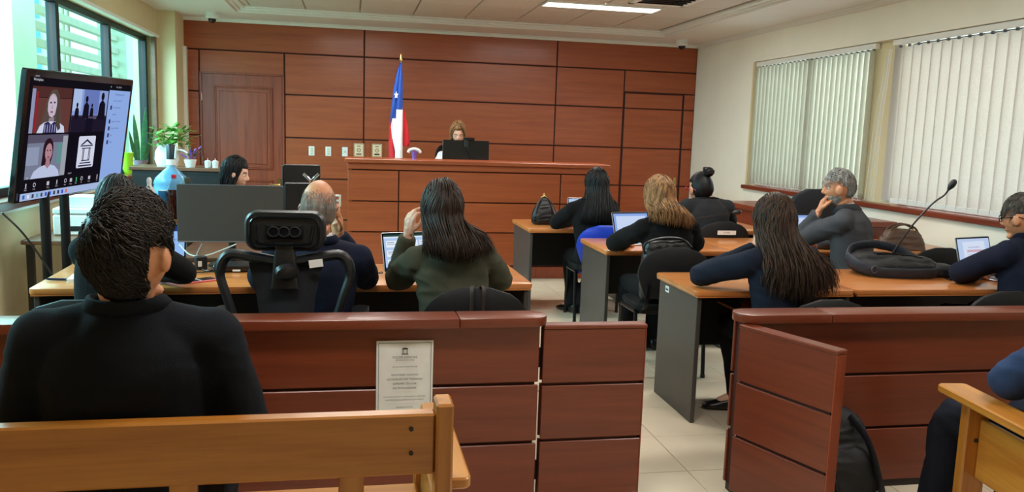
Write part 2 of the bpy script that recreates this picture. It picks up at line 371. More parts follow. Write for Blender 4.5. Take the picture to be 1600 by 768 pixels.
# switch plates and sockets on the back wall
for k, (x, n) in enumerate(((-.49, 'leftmost'), (-.283, 'middle'), (-.075, 'rightmost'))):
    t = thing('wall_switch', '%s of the three white switch plates on the cherry wall' % n, 'switch', (x, YB, 1.20), 0, 'switch plates on the back wall')
    boxo('plate', 'white_plastic', -.036, .036, -.01, 0, -.06, .06, t, .004)
    for z in ((-.03, 0, .03) if k < 2 else (0,)): boxo('rocker', 'acrylic', -.014, .014, -.016, -.008, z-.011, z+.011, t, .002)

# left wall with its long window
WY0, WY1, WZ0, WZ1 = 2.9, 10.19, .965, 2.47
wl = MB(); wl.box(XL-.25, XL, YF-.2, WY0, 0, 3).box(XL-.25, XL, WY1, YB+.2, 0, 3).box(XL-.25, XL, WY0, WY1, 0, WZ0-.03).box(XL-.25, XL, WY0, WY1, WZ1, 3)
wl.build('wall_left', 'cream_wall_left'); struct(COL.objects['wall_left'])
struct(boxo('wall_left_pier', 'cream_wall_left', XL, -2.0, 10.25, YB+.05, 0, ZS+.02)).name = 'trim_3'
struct(boxo('trim_4', 'white_paint', -2.0, -1.962, 10.66, YB, 0, 2.42, None, .004))
struct(boxo('trim_5', 'walnut_top', -2.235, -2.19, 10.10, 10.19, WZ0+.02, WZ1, None, .003))
win = struct(boxo('window_1', 'window_frame', -2.36, -2.30, WY0, WY1, WZ0, WZ0+.06, None, .004))
boxo('window_frame', 'window_frame', -2.36, -2.30, WY0, WY1, WZ1-.06, WZ1, win, .004)
for y in (2.93, 4.35, 5.79, 7.24, 8.69, 10.13): boxo('window_mullion', 'window_frame', -2.37, -2.29, y-.035, y+.035, WZ0+.06, WZ1-.06, win, .004)
for y in (2.93, 4.35, 5.79, 7.24, 8.69): boxo('pane', 'pane_glass', -2.335, -2.331, y+.035, y+1.385, WZ0+.06, WZ1-.06, win)
boxo('window_sill', 'cherry_dark_y', -2.40, -2.155, WY0, WY1, WZ0-.06, WZ0, win, .006)
boxo('sill_edge', 'white_paint', -2.2, -2.165, WY0, WY1, WZ0-.078, WZ0-.06, win)
boxo('window_rail', 'white_paint', -2.24, -2.17, WY0, WY1+.06, WZ1-.012, WZ1+.02, win, .004)

# right wall with one long recess, sill, two sets of vertical blinds
RY0, RY1, RZ0, RZ1 = 1.6, 9.12, .985, 2.43
wr = MB(); wr.box(XR, XR+.25, YF-.2, RY0, 0, 3).box(XR, XR+.25, RY1, YB+.2, 0, 3).box(XR, XR+.25, RY0, RY1, 0, RZ0-.045).box(XR, XR+.25, RY0, RY1, RZ1, 3)
wr.build('wall_right', 'cream_wall'); struct(COL.objects['wall_right'])
struct(boxo('wall_rear', 'cream_wall', XL-.2, XR+.2, YF-.2, YF, 0, 3))
win = struct(boxo('window_2', 'window_frame', XR+.16, XR+.2, RY0, RY1, RZ0, RZ0+.05))
boxo('window_frame', 'window_frame', XR+.16, XR+.2, RY0, RY1, RZ1-.05, RZ1, win)
for y in (RY0+.03, 3.1, 4.85, 6.72, 7.9, RY1-.03): boxo('window_mullion', 'walnut_top', XR+.15, XR+.21, y-.035, y+.035, RZ0+.05, RZ1-.05, win)
for a, b in ((RY0+.065, 3.065), (3.135, 4.815), (4.885, 6.685), (6.755, 7.865), (7.935, RY1-.065)): boxo('pane', 'pane_clear', XR+.178, XR+.182, a, b, RZ0+.05, RZ1-.05, win)
boxo('window_sill', 'cherry_dark_y', XR-.045, XR+.22, RY0, RY1+.02, RZ0-.045, RZ0, win, .006)
struct(boxo('wall_right_pier', 'cream_wall_left', XR+.085, XR+.22, 6.50, 6.92, RZ0, RZ1)).name = 'trim_6'
struct(boxo('wall_right_jamb', 'cream_wall_left', XR+.0005, XR+.22, 9.085, RY1, RZ0, RZ1)).name = 'trim_7'
def blind(name, label, y0, y1, pitch, ang, mat, bow):
    t = thing(name, label, 'blinds', (XR+.05, (y0+y1)/2, RZ0))
    H = RZ1-.055-RZ0; L = y1-y0
    boxo('headrail', 'white_paint', -.025, .025, -L/2-.02, L/2+.02, H, H+.05, t, .004)
    w_ = .127; sec = [(w_*(k/6-.5), bow*(1-(2*k/6-1)**2)) for k in range(7)]
    poly = [(a, b) for a, b in sec]+[(a, b-.0012) for a, b in reversed(sec)]
    me = MB().prism([(b, a) for a, b in poly], .03, H-.012).build('slat', mat, t, 0, 1, True, 50).data; bpy.data.objects.remove(t.children[-1])
    wm = MB().box(-.003, .003, -.058, .058, .012, .06).build('slat_weight', 'white_plastic', t, .002).data; bpy.data.objects.remove(t.children[-1])
    n = int(round(L/pitch)); ys = []
    for k in range(n):
        y = -L/2+(k+.5)*L/n; ys.append(y)
        for nm, m_ in (('slat', me), ('slat_weight', wm)):
            o = bpy.data.objects.new(nm, m_); COL.objects.link(o); o.parent = t; o.location = (0, y, 0); o.rotation_euler = (0, 0, R(ang+random.uniform(-3, 3)))
    hm = MB().box(-.006, .006, -.012, .012, H-.02, H).build('hook', 'plastic_grey', t).data; bpy.data.objects.remove(t.children[-1])
    for y in ys: o = bpy.data.objects.new('hook', hm); COL.objects.link(o); o.parent = t; o.location = (0, y, 0)
    for dx in (-.03, .03): MB().tube(spline([(dx, -L/2, .026)]+[(dx, (a+b)/2, .018 if i % 2 else .026) for i, (a, b) in enumerate(zip(ys, ys[1:]))]+[(dx, L/2, .026)], 2), .0022, 4).build('bead_chain', 'white_plastic', t)
    return t
blind('vertical_blind', 'vertical blind with half-turned pale slats near the back corner', 6.86, 9.10, .086, -58, 'blind_open', .012)
t = blind('vertical_blind', 'wide closed vertical blind beside the desks, pale grey slats', 1.66, 6.58, .116, 8, 'blind_closed', .010)
for k, (a, b) in enumerate(((2.46, 2.52), (2.48, 2.60), (2.47, 2.56), (2.5, 2.65))): MB().tube([(-.04-.004*k, a, 1.36), (-.05-.004*k, (a+b)/2+.01, .7), (-.045, b, .02)], .0035, 5).build('pull_cord', 'white_plastic', t)

# outdoors, behind the left window
struct(boxo('ground', 'concrete_pale', -30, XL-.3, -20, 40, -.9, -.8))
for k, (a, b) in enumerate(((9.25, 9.88), (13.55, 15.3))):
    o = boxo('concrete_pillar', 'concrete_pale', -3.75, -3.35, a, b, -.8, 5); tag(o, ('near', 'far')[k]+' pale concrete pillar outside the left window, one end of the louvres', 'pillar')
t = thing('louvre_screen', 'horizontal beige louvres between concrete pillars outside the left window', 'louvre', (-3.5, 11.7, -.8))
lm = None
for k in range(26):
    z = .3+k*.187
    if lm is None: lm = MB().box(-.05, .05, -1.80, 1.83, 0, .085).build('slat', 'slat_beige', t).data; t.children[0].location.z = z
    else:
        o = bpy.data.objects.new('slat', lm); COL.objects.link(o); o.parent = t; o.location.z = z
for y in (-.2, .0): MB().tube([(-.08, y, 0), (-.08, y, 5.3)], .02, 8).build('louvre_post', 'slat_beige', t)
t = thing('office_tower', 'far blue-glazed tower seen past the louvres outside the left window', 'building', (-14, 38, -.8))
boxo('facade', 'concrete_pale', -1.4, 1.4, 0, 3, 0, 14, t)
for i in range(4):
    for j in range(9): boxo('window', 'facade_blue', -1.3+i*.68, -.75+i*.68, -.04, .05, .8+j*1.4, 1.8+j*1.4, t)

# ceiling lamps, vent, cameras
for k, (x, y) in enumerate(lamps):
    t = thing('ceiling_lamp', 'long white recessed ceiling lamp over the judge bench, lit' if k == 0 else 'long lit ceiling lamp out of sight overhead', 'lamp', (x+.61, y+.15, ZT), 0, None if k == 0 else 'ceiling lamps overhead')
    mb = MB().box(-.61, .61, -.15, -.138, -.016, 0).box(-.61, .61, .138, .15, -.016, 0).box(-.61, -.598, -.138, .138, -.016, 0).box(.598, .61, -.138, .138, -.016, 0)
    mb.build('frame', 'white_paint', t); boxo('diffuser', 'lamp_glow', -.598, .598, -.138, .138, -.012, -.002, t)
    l = bpy.data.lights.new('lamp_light', 'AREA'); l.shape = 'RECTANGLE'; l.size = 1.18; l.size_y = .27; l.energy = LAMP_W; l.color = (1, .965, .91)
    o = bpy.data.objects.new('lamp_light', l); COL.objects.link(o); o.parent = t; o.location = (0, 0, -.02)
t = thing('air_vent', 'square ceiling air vent with angled blades beside the lit lamp', 'vent', (3.0, 7.72, ZT))
mb = MB()
for a in (0, 90, 180, 270):
    m_ = Matrix.Rotation(R(a), 4, 'Z'); mb.box(-.3, .3, .24, .3, -.012, 0, m_)
mb.build('vent_frame', 'ceiling_white', t, .003)
for k in range(5):
    b_ = MB().box(-.24, .24, -.02, .02, -.002, .002); o = b_.build('blade', 'plastic_black', t); o.location = (0, -.2+.1*k, -.004); o.rotation_euler = (R(35), 0, 0)
for n, (x, y), lb in (('dome_camera', (4.22, 10.27), 'white security camera with dark lens in the right ceiling corner'), ('dome_camera', (-1.58, 10.2), 'white security camera with dark lens above the left door')):
    t = thing(n, lb, 'camera', (x, y, ZS))
    MB().lathe([(.075, 0), (.08, -.012), (.08, -.055), (.06, -.075)], 20).build('housing', 'white_plastic', t)
    MB().ball((0, -.015, -.078), .046, 14, 9).build('lens', 'plastic_gloss', t)

# low wooden ledge along the right wall
t = thing('wooden_ledge', 'low cherry wood ledge with flat top against the right wall', 'counter', (4.34, 7.3, 0))
boxo('body', 'cherry_dark_y', -.3, .3, -1.0, 1.0, 0, .80, t, .004); boxo('top', 'cherry_dark_y', -.34, .315, -1.04, 1.04, .80, .85, t, .006)

# ================================================================== FURNITURE
# court rail: two fixed lengths and two gates
def rail(label, x0, x1, seam, rounded):
    t = thing('court_rail', label, 'partition', ((x0+x1)/2, 3.1, 0)); c = (x0+x1)/2
    boxo('core', 'groove', x0-c+.012, x1-c-.012, -.03, .03, .02, .76, t)
    for z0, z1 in ((.035, .272), (.284, .515), (.527, .757)):
        for s in (-1, 1): boxo('board', 'cherry_dark', x0-c, x1-c, (-.045 if s < 0 else .03), (-.03 if s < 0 else .045), z0, z1, t, .003)
    boxo('plinth', 'plinth_dark', x0-c+.01, x1-c-.01, -.035, .035, 0, .035, t)
    a, b = x0-c-(.03 if rounded < 0 else 0), x1-c+(.03 if rounded > 0 else 0)
    def cap(p, q, end):
        pts = []
        if end > 0: pts = [(p, -.085), (q-.07, -.085)]+[(q-.07+.07*math.sin(R(k*15)), -.014-.071*math.cos(R(k*15))) for k in range(1, 12)]+[(q-.07, .057), (p, .057)]
        elif end < 0: pts = [(q, .057), (p+.07, .057)]+[(p+.07-.07*math.sin(R(k*15)), -.014+.071*math.cos(R(k*15))) for k in range(1, 12)]+[(p+.07, -.085), (q, -.085)]
        else: pts = [(p, -.085), (q, -.085), (q, .057), (p, .057)]
        MB().prism(pts, .759, .796).build('cap', 'cherry_dark', t, .006, 2)
    s_ = seam-c
    cap(a, s_, rounded if rounded < 0 else 0); cap(s_+.0015, b, rounded if rounded > 0 else 0)
    return t
rail_left = rail('long cherry court rail with a paper notice, in front of the man on the bench', -2.19, .735, .41, 1)
rail('long cherry court rail behind the open gate, right of the aisle', 1.60, 4.65, 1.98, -1)
def gate(label, loc, rz, w_):
    t = thing('court_gate', label, 'gate', loc, rz)
    boxo('core', 'groove', .012, w_-.012, -.017, .017, .04, .738, t)
    for z0, z1 in ((.04, .275), (.287, .508), (.52, .739)):
        for s in (-1, 1): boxo('board', 'cherry_dark', 0, w_, (-.027 if s < 0 else .017), (-.017 if s < 0 else .027), z0, z1, t, .002)
    boxo('edge_strip', 'cherry_upright', w_, w_+.004, -.027, .027, .04, .739, t)
    boxo('top_strip', 'cherry_dark', -.002, w_+.006, -.031, .031, .739, .756, t, .004)
    for z in (.15, .62): MB().tube([(-.008, 0, z-.04), (-.008, 0, z+.04)], .007, 8).build('hinge', 'steel_dark', t)
gate('low closed cherry gate between the left rail and the aisle', (.752, 3.085, 0), 0, .424)
gate('cherry gate swung open towards the benches, scuffed at its foot', (1.60, 3.045, 0), R(-69), .46)

# paper notice on the left rail
nx, nz = .207, .705
t = thing('paper_notice', 'white printed paper notice with black frame taped to the left rail', 'sign', (nx, 3.052, .56))
mb = MB(); mb.rings([[(u, -.0016-.004*abs(math.sin(u*14))*(v > .1), v) for u in np.linspace(-.108, .108, 9)] for v in np.linspace(-.15, .147, 8)], False, False); mb.build('sheet', 'paper', t)
a = Art(); K = (44, 42, 44)
for r_ in ((-.1, -.142, -.0985, .139), (.0985, -.142, .1, .139), (-.1, .1375, .1, .139), (-.1, -.142, .1, -.1405)): a.rect(K, *r_)
for r_ in ((-.011, .1125, .011, .1155), (-.009, .0965, -.0065, .1125), (.0065, .0965, .009, .1125), (-.0125, .093, .0125, .0965)): a.rect(K, *r_)
a.poly(K, [(-.012, .1155), (.012, .1155), (.005, .1195), (-.005, .1195)])
a.text((70, 66, 68), 'PODER JUDICIAL', 0, .082, .0125); a.text((120, 116, 116), 'REPÚBLICA DE CHILE', 0, .0715, .0075)
a.text(K, 'SE SOLICITA POR FAVOR', 0, .045, .0085)
for k, s in enumerate(('MANTENER SILENCIO', 'NO HABLAR POR TELÉFONO', 'SUPRIMIR CELULAR', 'NO FOTOGRAFIAR')): a.text(K, s, 0, .013-.0175*k, .0105)
a.text(K, 'LA CONTRAVENCIÓN AL REGLAMENTO PUEDE SER', 0, -.073, .0068); a.text(K, 'SANCIONADA DE ACUERDO A LA LEY VIGENTE', 0, -.085, .0068); a.text(K, 'ADMINISTRACIÓN', 0, -.115, .0078)
a.build('printing', 'printed', (0, -.0062, 0), (1, 0, 0), (0, 0, 1), t)

# public benches
def bench(label, loc, rz, L, side, arm_z=.648):
    """side +1: right end at local x=0, bench runs to -L;  -1: left end at x=0, bench runs to +L"""
    t = thing('public_bench', label, 'bench', loc, rz); S = -side
    def X(a, b): return (min(S*a, S*b), max(S*a, S*b))
    for e in (0, L-.05):
        x0, x1 = X(e, e+.042)
        boxo('rear_post', 'honey_z', x0, x1, -.04, .045, 0, .858, t, .006)
        x0, x1 = X(e-.04, e+.05)
        boxo('front_post', 'honey_z', x0, x1, .49, .535, 0, arm_z-.03, t, .006)
        x0, x1 = (X(e-.055, e+.026) if side > 0 else X(e-.10, e+.012)) if e == 0 else X(e+.03, e+.145)
        mb = MB(); mb.prism(rrect(x1-x0, .585, .02, 3, (x0+x1)/2, .3075), arm_z-.03, arm_z); mb.build('armrest', 'honey_y', t, .005)
        x0, x1 = X(e+.008, e+.03)
        boxo('side_board', 'honey_y', x0, x1, .045, .49, .33, .55, t, .004)
        x0, x1 = X(e+.01, e+.034)
        boxo('side_stretcher', 'honey_y', x0, x1, .045, .49, .08, .13, t, .004)
    x0, x1 = X(.0425, L-.05)
    boxo('top_rail', 'honey', x0, x1, -.022, .022, .678, .83, t, .005)
    boxo('lower_rail', 'honey', x0, x1, -.02, .02, .44, .52, t, .005)
    for k in range(5):
        m_ = .24+k*(L-.48)/4; a, b = X(m_-.03, m_+.03); boxo('back_slat', 'honey_z', a, b, -.012, .012, .52, .68, t, .003)
    for k in range(5): boxo('seat_board', 'honey', x0, x1, .035+.093*k, .12+.093*k, .405, .43, t, .006)
    boxo('apron', 'honey', x0, x1, .45, .475, .33, .405, t, .004)
    for z in (.795, .735):
        m_ = MB().lathe([(.0055, 0), (.0055, .003)], 12, Matrix.Translation((S*.10, -.0235, z)) @ Matrix.Rotation(R(90), 4, 'X')); m_.build('bolt', 'plinth_dark', t)
    m_ = MB().lathe([(.008, 0), (.008, .003)], 12, Matrix.Translation((S*.0, .489, .47)) @ Matrix.Rotation(R(90), 4, 'X')); m_.build('bolt', 'plinth_dark', t)
    return t
bench('honey wood bench with slatted back that the man in black sits on', (.245, 1.90, 0), 0, 2.0, 1)
bench('honey wood bench with broad armrest under the blue sleeve', (2.135, 1.93, 0), R(-7), 2.0, -1)

# judge's bench and its platform
BX0, BX1, BY = -.03, 2.62, 8.275
t = thing('judge_platform', 'low wooden platform behind the judge bench', 'platform', (1.3, 9.5, 0)); boxo('deck', 'cherry', -1.31, 1.31, -1.02, .9, 0, .26, t, .004)
t = thing('judge_bench', 'long raised cherry judge bench with panelled front and overhanging top', 'judge bench', (1.3, BY, 0))
boxo('carcass', 'groove', BX0-1.3+.02, BX1-1.3-.02, .02, .06, .0, 1.16, t)
for x in (BX0-1.3, BX1-1.3-.04): boxo('end_wall', 'cherry', x, x+.04, .012, .9, 0, 1.16, t, .003)
boxo('plinth', 'cherry_upright', BX0-1.3, BX1-1.3, -.03, .02, 0, .12, t, .003)
xs = [BX0, .474, 2.152, BX1]
for a, b in zip(xs, xs[1:]):
    for z0, z1 in ((.125, .475), (.475, .785), (.785, 1.098)): boxo('panel', 'cherry', a-1.3+.006, b-1.3-.006, 0, .02, z0+.006, z1-.006, t, .003)
boxo('frieze', 'cherry', BX0-1.3, BX1-1.3, -.012, .02, 1.104, 1.166, t, .004)
boxo('top', 'cherry', BX0-1.3-.03, BX1-1.3+.05, -.06, .46, 1.168, 1.208, t, .006)
boxo('work_top', 'cherry', BX0-1.26, BX1-1.34, .46, .9, .96, 1.0, t, .004)

# desks
def desk(label, x0, x1, y0, y1, rz=0, lp=True, rp=True, modest=.30, tray=None, grom=None, sticker=False, group=None, top='beech', legs=False):
    w_, d = x1-x0, y1-y0
    t = thing('desk', label, 'desk', ((x0+x1)/2, (y0+y1)/2, 0), rz, group)
    mb = MB(); mb.prism(rrect(w_, d, .03, 4), .692, .72); mb.build('top', top, t, .008, 2)
    boxo('edge_band', 'beech_edge', -w_/2+.01, w_/2-.01, -d/2+.004, d/2-.004, .684, .693, t)
    if lp: boxo('side_panel', 'laminate_grey', -w_/2+.02, -w_/2+.045, -d/2+.02, d/2-.03, 0, .685, t, .003)
    if rp: boxo('side_panel', 'laminate_grey', w_/2-.045, w_/2-.02, -d/2+.02, d/2-.03, 0, .685, t, .003)
    boxo('modesty_panel', 'laminate_black', -w_/2+.046, w_/2-.046, d/2-.10, d/2-.08, modest, .684, t, .002)
    if tray: 
        boxo('keyboard_tray', 'beech', tray[0], tray[1], -d/2+.03, d/2-.25, .585, .603, t, .005)
        for x in tray: boxo('tray_runner', 'steel_dark', x-.006, x+.006, -d/2+.06, d/2-.25, .603, .684, t)
    if grom is not None: MB().lathe([(.03, .7195), (.032, .722), (.026, .7225), (.026, .7195)], 20, Matrix.Translation((grom[0], grom[1], 0))).build('grommet', 'plastic_black', t)
    if sticker:
        boxo('inventory_tag', 'white_plastic', -w_/2+.0185, -w_/2+.02, .12, .17, .63, .665, t)
        Art().rect((40, 70, 110), -.018, -.008, .018, .004).text((30, 30, 40), '26014', 0, .009, .009).build('tag_print', 'printed', (-w_/2+.0182, .145, .647), (0, -1, 0), (0, 0, 1), t)
    return t
desk('orange beech desk with grey side panel and tag beside the aisle, nearest the open gate', 1.765, 2.69, 3.905, 4.49, 0, True, True, .30, (-.18, .40), (.1, .22), True)
desk('long beech desk under the black backpack, below the closed blind', 2.70, 4.62, 3.915, 4.60, 0, False, True, .3, None, (.4, .2))
desk('orange beech desk with grey side panel behind the blue chair, in the middle row', 1.735, 2.685, 5.37, 6.03, 0, True, True, .3, None, (.1, .24))
desk('beech desk in the middle row under the brown bag, reaching to the window wall', 2.695, 4.62, 5.37, 6.12, 0, False, True, .3, None, (-.3, .2))
desk('beech desk with the black handbag, in the far row', 1.46, 2.46, 6.62, 7.36, 0, True, True, .30, None)
desk('beech desk in front of the woman with the bun', 2.47, 3.7, 6.62, 7.36, 0, True, True, .30, None)
desk('beech desk at the left wall with the notepad and the pink phone', -1.475, -.27, 4.075, 4.83, R(2.2), True, True, .2, None)
desk('beech desk with the open laptop of the woman in olive', -.262, .94, 4.12, 4.79, R(1.6), False, True, .2, None)
boxo('shelf', 'beech', -.5, -.05, -.3, .2, .42, .44, [o for o in COL.objects if o.get('label', '').startswith('beech desk at the left wall')][0], .004)
desk('dark clerk desk behind the blank grey monitor', -1.02, -.06, 5.0, 5.7, 0, True, True, .1, None, None, False, None, 'walnut_top')
t = thing('side_table', 'brown side table by the left window, crowded with bottles and a printer', 'table', (-1.56, 6.55, 0))
boxo('top', 'walnut_top', -.52, .34, -.85, .85, .69, .72, t, .005)
for x in (-.48, .30):
    for y in (-.8, .8): boxo('leg', 'laminate_black', x-.02, x+.02, y-.02, y+.02, 0, .69, t)
t = thing('cabinet', 'black cabinet with brown top holding the potted plants', 'cabinet', (-1.50, 8.05, 0))
boxo('body', 'laminate_black', -.42, .40, -.22, .22, 0, 1.07, t, .004); boxo('top', 'walnut_top', -.44, .42, -.24, .24, 1.07, 1.10, t, .004)
for s in (-1, 1):
    d = boxo('door', 'laminate_black', -.40 if s < 0 else .002, -.008 if s < 0 else .38, -.236, -.22, .06, 1.04, t, .003); MB().tube([(s*.03, -.25, .55), (s*.03, -.25, .68)], .006, 6).build('handle', 'chrome', d)

# chairs ---------------------------------------------------------------
def shell_panel(w_, h, z0, y, curve, th, topr=.5, n=14, m=8, lean=.12, k0=.75):
    """curved backrest: arched top, slightly narrower foot"""
    mb = MB(); rg = []
    for i in range(m+1):
        s = i/m; z = z0+h*s
        half = w_/2*(k0+(1-k0)*min(1, s*2.2))*(max(0, 1-((s-topr)/(1.01-topr))**2.6)**(1/2.2) if s > topr else 1)
        half = max(half, .02); row = []
        front = [(half*math.cos(PI*j/n), 0) for j in range(n+1)]
        yy = y-lean*(z-z0)
        for q in range(n+1): u = -half+2*half*q/n; row.append((u, yy-curve*(1-(2*q/n-1)**2*1.0)*(half/(w_/2))**2+curve, z))
        for q in range(n, -1, -1): u = -half+2*half*q/n; row.append((u, yy-curve*(1-(2*q/n-1)**2)*(half/(w_/2))**2+curve-th, z))
        rg.append(row)
    mb.rings(rg, True, True); return mb
def visitor_chair(label, loc, rz, shell='chair_shell', pad='chair_fabric', group=None, H=.80):
    t = thing('visitor_chair', label, 'chair', loc, rz, group)
    MB().prism(rrect(.46, .42, .08, 5, 0, .01), .42, .465).build('seat', pad, t, .015, 3)
    boxo('seat_pan', shell, -.2, .2, -.18, .19, .405, .425, t, .006)
    shell_panel(.47, .33, H-.33, -.21, .045, .022, .42, 14, 12).build('backrest', shell, t, .006, 2)
    for s in (-1, 1):
        MB().tube([(s*.225, .20, .0), (s*.225, .17, .41)], .0135, 8).build('leg', 'metal_black', t)
        MB().tube([(s*.225, -.20, .0), (s*.225, -.16, .42)], .0135, 8).build('leg', 'metal_black', t)
        MB().tube(spline([(s*.225, .17, .405), (s*.225, 0, .41), (s*.225, -.16, .42)], 4), .0135, 8).build('side_rail', 'metal_black', t)
        MB().tube(spline([(s*.19, -.16, .42), (s*.18, -.22, .47), (s*.17, -.235, .60)], 5), .011, 8, None, True, 1.4, .7).build('back_post', 'metal_black', t)
        for y in (.2, -.2): MB().lathe([(.016, 0), (.016, .018)], 10, Matrix.Translation((s*.225, y, 0))).build('foot_cap', 'plastic_black', t)
    for y in (.12, -.12): MB().tube([(-.225, y, .405), (.225, y, .405)], .011, 8).build('crossbar', 'metal_black', t)
    return t
def white_tag(t, x, z, y, w_=.04, h=.022):
    boxo('inventory_tag', 'white_plastic', x-w_/2, x+w_/2, y-.0012, y, z-h/2, z+h/2, t)
    Art().text((40, 40, 44), '01478', 0, 0, h*.6).build('tag_print', 'printed', (x, y-.0014, z), (1, 0, 0), (0, 0, 1), t)
c = visitor_chair('black chair with dark straps behind the woman in olive', (.535, 3.60, 0), R(-2), group=None, H=.845)
for x in (-.02, .02): MB().tube(spline([(x, -.20, .80), (x, -.235, .853), (x*1.3, -.277, .84), (x*1.2, -.263, .70), (x*1.5, -.24, .53)], 5), .005, 6, None, True, 1.6, .6).build('strap', 'strap_brown', c)
white_tag(c, -.03, .735, -.2605, .05, .025)
visitor_chair('black chair under the dark-haired person at the left desk', (-1.06, 3.62, 0), R(3), H=.80)
c = visitor_chair('bright blue plastic chair under the woman with straight black hair', (2.02, 6.42, 0), R(-4), 'blue_plastic', 'chair_fabric', H=.80)
white_tag(c, .155, .745, -.243, .05, .022)
c = visitor_chair('black chair with a dark bag on its back under the blond woman', (2.0, 4.93, 0), R(-4), H=.835)
c = visitor_chair('black chair with a white label under the woman with the bun', (2.98, 6.35, 0), 0, H=.85); white_tag(c, 0, .765, -.268, .16, .035)
visitor_chair('black chair under the woman with long wavy hair', (2.19, 3.58, 0), R(2), H=.785)
c = visitor_chair('black chair with a white tag under the man at the right edge', (3.13, 3.55, 0), 0, H=.825); white_tag(c, .02, .745, -.2635, .05, .024)
visitor_chair('empty black chair in the middle row beside the brown bag', (3.90, 4.95, 0), R(-4), H=.84)
visitor_chair('black chair under the grey-haired man', (3.42, 4.97, 0), R(20), H=.78).location.x = 3.40

def star_base(t):
    for k in range(5):
        a = R(90+72*k); l = MB().tube([(0, 0, .085), (.15*math.cos(a), .15*math.sin(a), .085), (.29*math.cos(a), .29*math.sin(a), .065)], [.028, .022, .016], 8).build('base_leg', 'plastic_black', t)
        MB().lathe([(.028, -.012), (.03, 0), (.028, .012)], 14, Matrix.Translation((.29*math.cos(a), .29*math.sin(a), .03)) @ Matrix.Rotation(a, 4, 'Z') @ Matrix.Rotation(R(90), 4, 'X')).build('caster', 'plastic_gloss', l)
    MB().tube([(0, 0, .06), (0, 0, .26), (0, 0, .40)], [.035, .028, .02], 12).build('gas_lift', 'plastic_black', t)
def office_chair(label, loc, rz, H=1.05, w_=.48, mat='leather_black', chrome=False, arms=True):
    t = thing('office_chair', label, 'chair', loc, rz); star_base(t)
    MB().prism(rrect(.5, .48, .1, 5), .42, .50).build('seat', mat, t, .03, 3)
    shell_panel(w_, H-.52, .52, -.22, .05, .05, .72, 14, 12, .12, .85).build('backrest', mat, t, .015, 2)
    MB().tube(spline([(0, -.05, .42), (0, -.26, .42), (0, -.29, .60)], 5), .025, 8, None, True, 1.6, .6).build('back_bar', 'plastic_black', t)
    if arms:
        for s in (-1, 1): MB().tube(spline([(s*.24, .12, .44), (s*.30, .12, .55), (s*.30, .10, .66), (s*.30, -.08, .67), (s*.27, -.2, .62)], 5), .014, 8, None, True, 1.2, 1).build('armrest', 'chrome' if chrome else 'plastic_black', t)
    return t
office_chair('black office chair with bright curved arm beside the clerk', (-.915, 6.40, 0), R(-80), 1.10, .46, 'leather_black', True)
office_chair('tall black office chair behind the judge', (1.22, 9.38, .26), R(180), 1.12, .50)
office_chair('empty black mesh office chair beyond the grey-haired man', (3.70, 6.38, 0), R(14), 1.13, .52, 'mesh_fabric')

# mesh chair with headrest, seen from behind
t = thing('task_chair', 'black mesh task chair with headrest behind the bald man', 'chair', (-.255, 3.66, 0), R(-2)); star_base(t)
MB().prism(rrect(.5, .48, .1, 5), .43, .50).build('seat', 'mesh_fabric', t, .03, 3)
fr = spline([(-.13, -.20, .52), (-.185, -.215, .64), (-.235, -.215, .80), (-.262, -.205, .905), (-.225, -.20, .972), (-.12, -.205, .962), (0, -.21, .945), (.12, -.205, .962), (.225, -.20, .972), (.262, -.205, .905), (.235, -.215, .80), (.185, -.215, .64), (.13, -.20, .52), (0, -.195, .50), (-.13, -.20, .52)], 6)
k_ = [(.030 if p[2] < .9 else .036) for p in fr]
MB().tube(fr, k_, 10, None, True, .62, 1.0, (0, 1, 0)).build('back_frame', 'plastic_black', t)
MB().rings([[(u*w2, -.195-.02*(1-u*u), z) for u in np.linspace(-1, 1, 9)]+[(u*w2, -.190-.02*(1-u*u), z) for u in np.linspace(1, -1, 9)] for z, w2 in ((.52, .11), (.64, .10), (.80, .12), (.94, .15))], True, True).build('back_mesh', 'mesh_fabric', t)
for s in (-1, 1): MB().tube(spline([(s*.10, -.225, .50), (s*.14, -.24, .60), (s*.225, -.225, .74)], 5), .02, 8, None, True, 1, .6).build('back_brace', 'plastic_black', t)
MB().tube(spline([(0, -.05, .44), (0, -.25, .43), (0, -.27, .60)], 5), .03, 8, None, True, 1.8, .6).build('back_bar', 'plastic_black', t)
MB().rings([[(x, y, z) for x, y in rrect(.115-.02*k, .035, .012, 3, 0, -.235)] for k, z in enumerate((.84, .93, 1.03))], True, True).build('headrest_post', 'plastic_black', t)
MB().tube([(.01, -.255, .915), (.015, -.275, .905), (.02, -.285, .90)], [.05, .046, .02], 12, None, True, 1.0, .75).build('headrest_knob', 'plastic_black', t)
hb = MB()
hb.rings([[(x*s_, y0-.05*(1-(x/.16)**2)*.4, 1.075+z*s_) for x, z in rrect(.325, .165, .055, 6)] for s_, y0 in ((.9, -.165), (1, -.18), (1, -.215), (.94, -.232))], True, True); hb.build('headrest', 'plastic_black', t, 0, 1, True, 50)
rr = rrect(.27, .125, .035, 5); MB().tube([(x, -.247-.0*x, 1.07+z) for x, z in rr+rr[:1]], .005, 6).build('headrest_rim', 'plastic_gloss', t)
boxo('headrest_plate', 'plastic_gloss', -.075, .075, -.258, -.24, 1.045, 1.105, t, .006)
for x in (-.042, 0, .042): MB().tube([(x+.022*math.cos(a), -.26, 1.076+.02*math.sin(a)) for a in np.linspace(0, 2*PI, 17)], .0035, 5).build('plate_ring', 'plastic_black', t)
for s in (-1, 1): MB().tube(spline([(s*.115, -.25, 1.10), (s*.108, -.262, 1.05), (s*.095, -.262, 1.028), (0, -.26, 1.022)], 5), .006, 6).build('headrest_bracket', 'plastic_gloss', t)
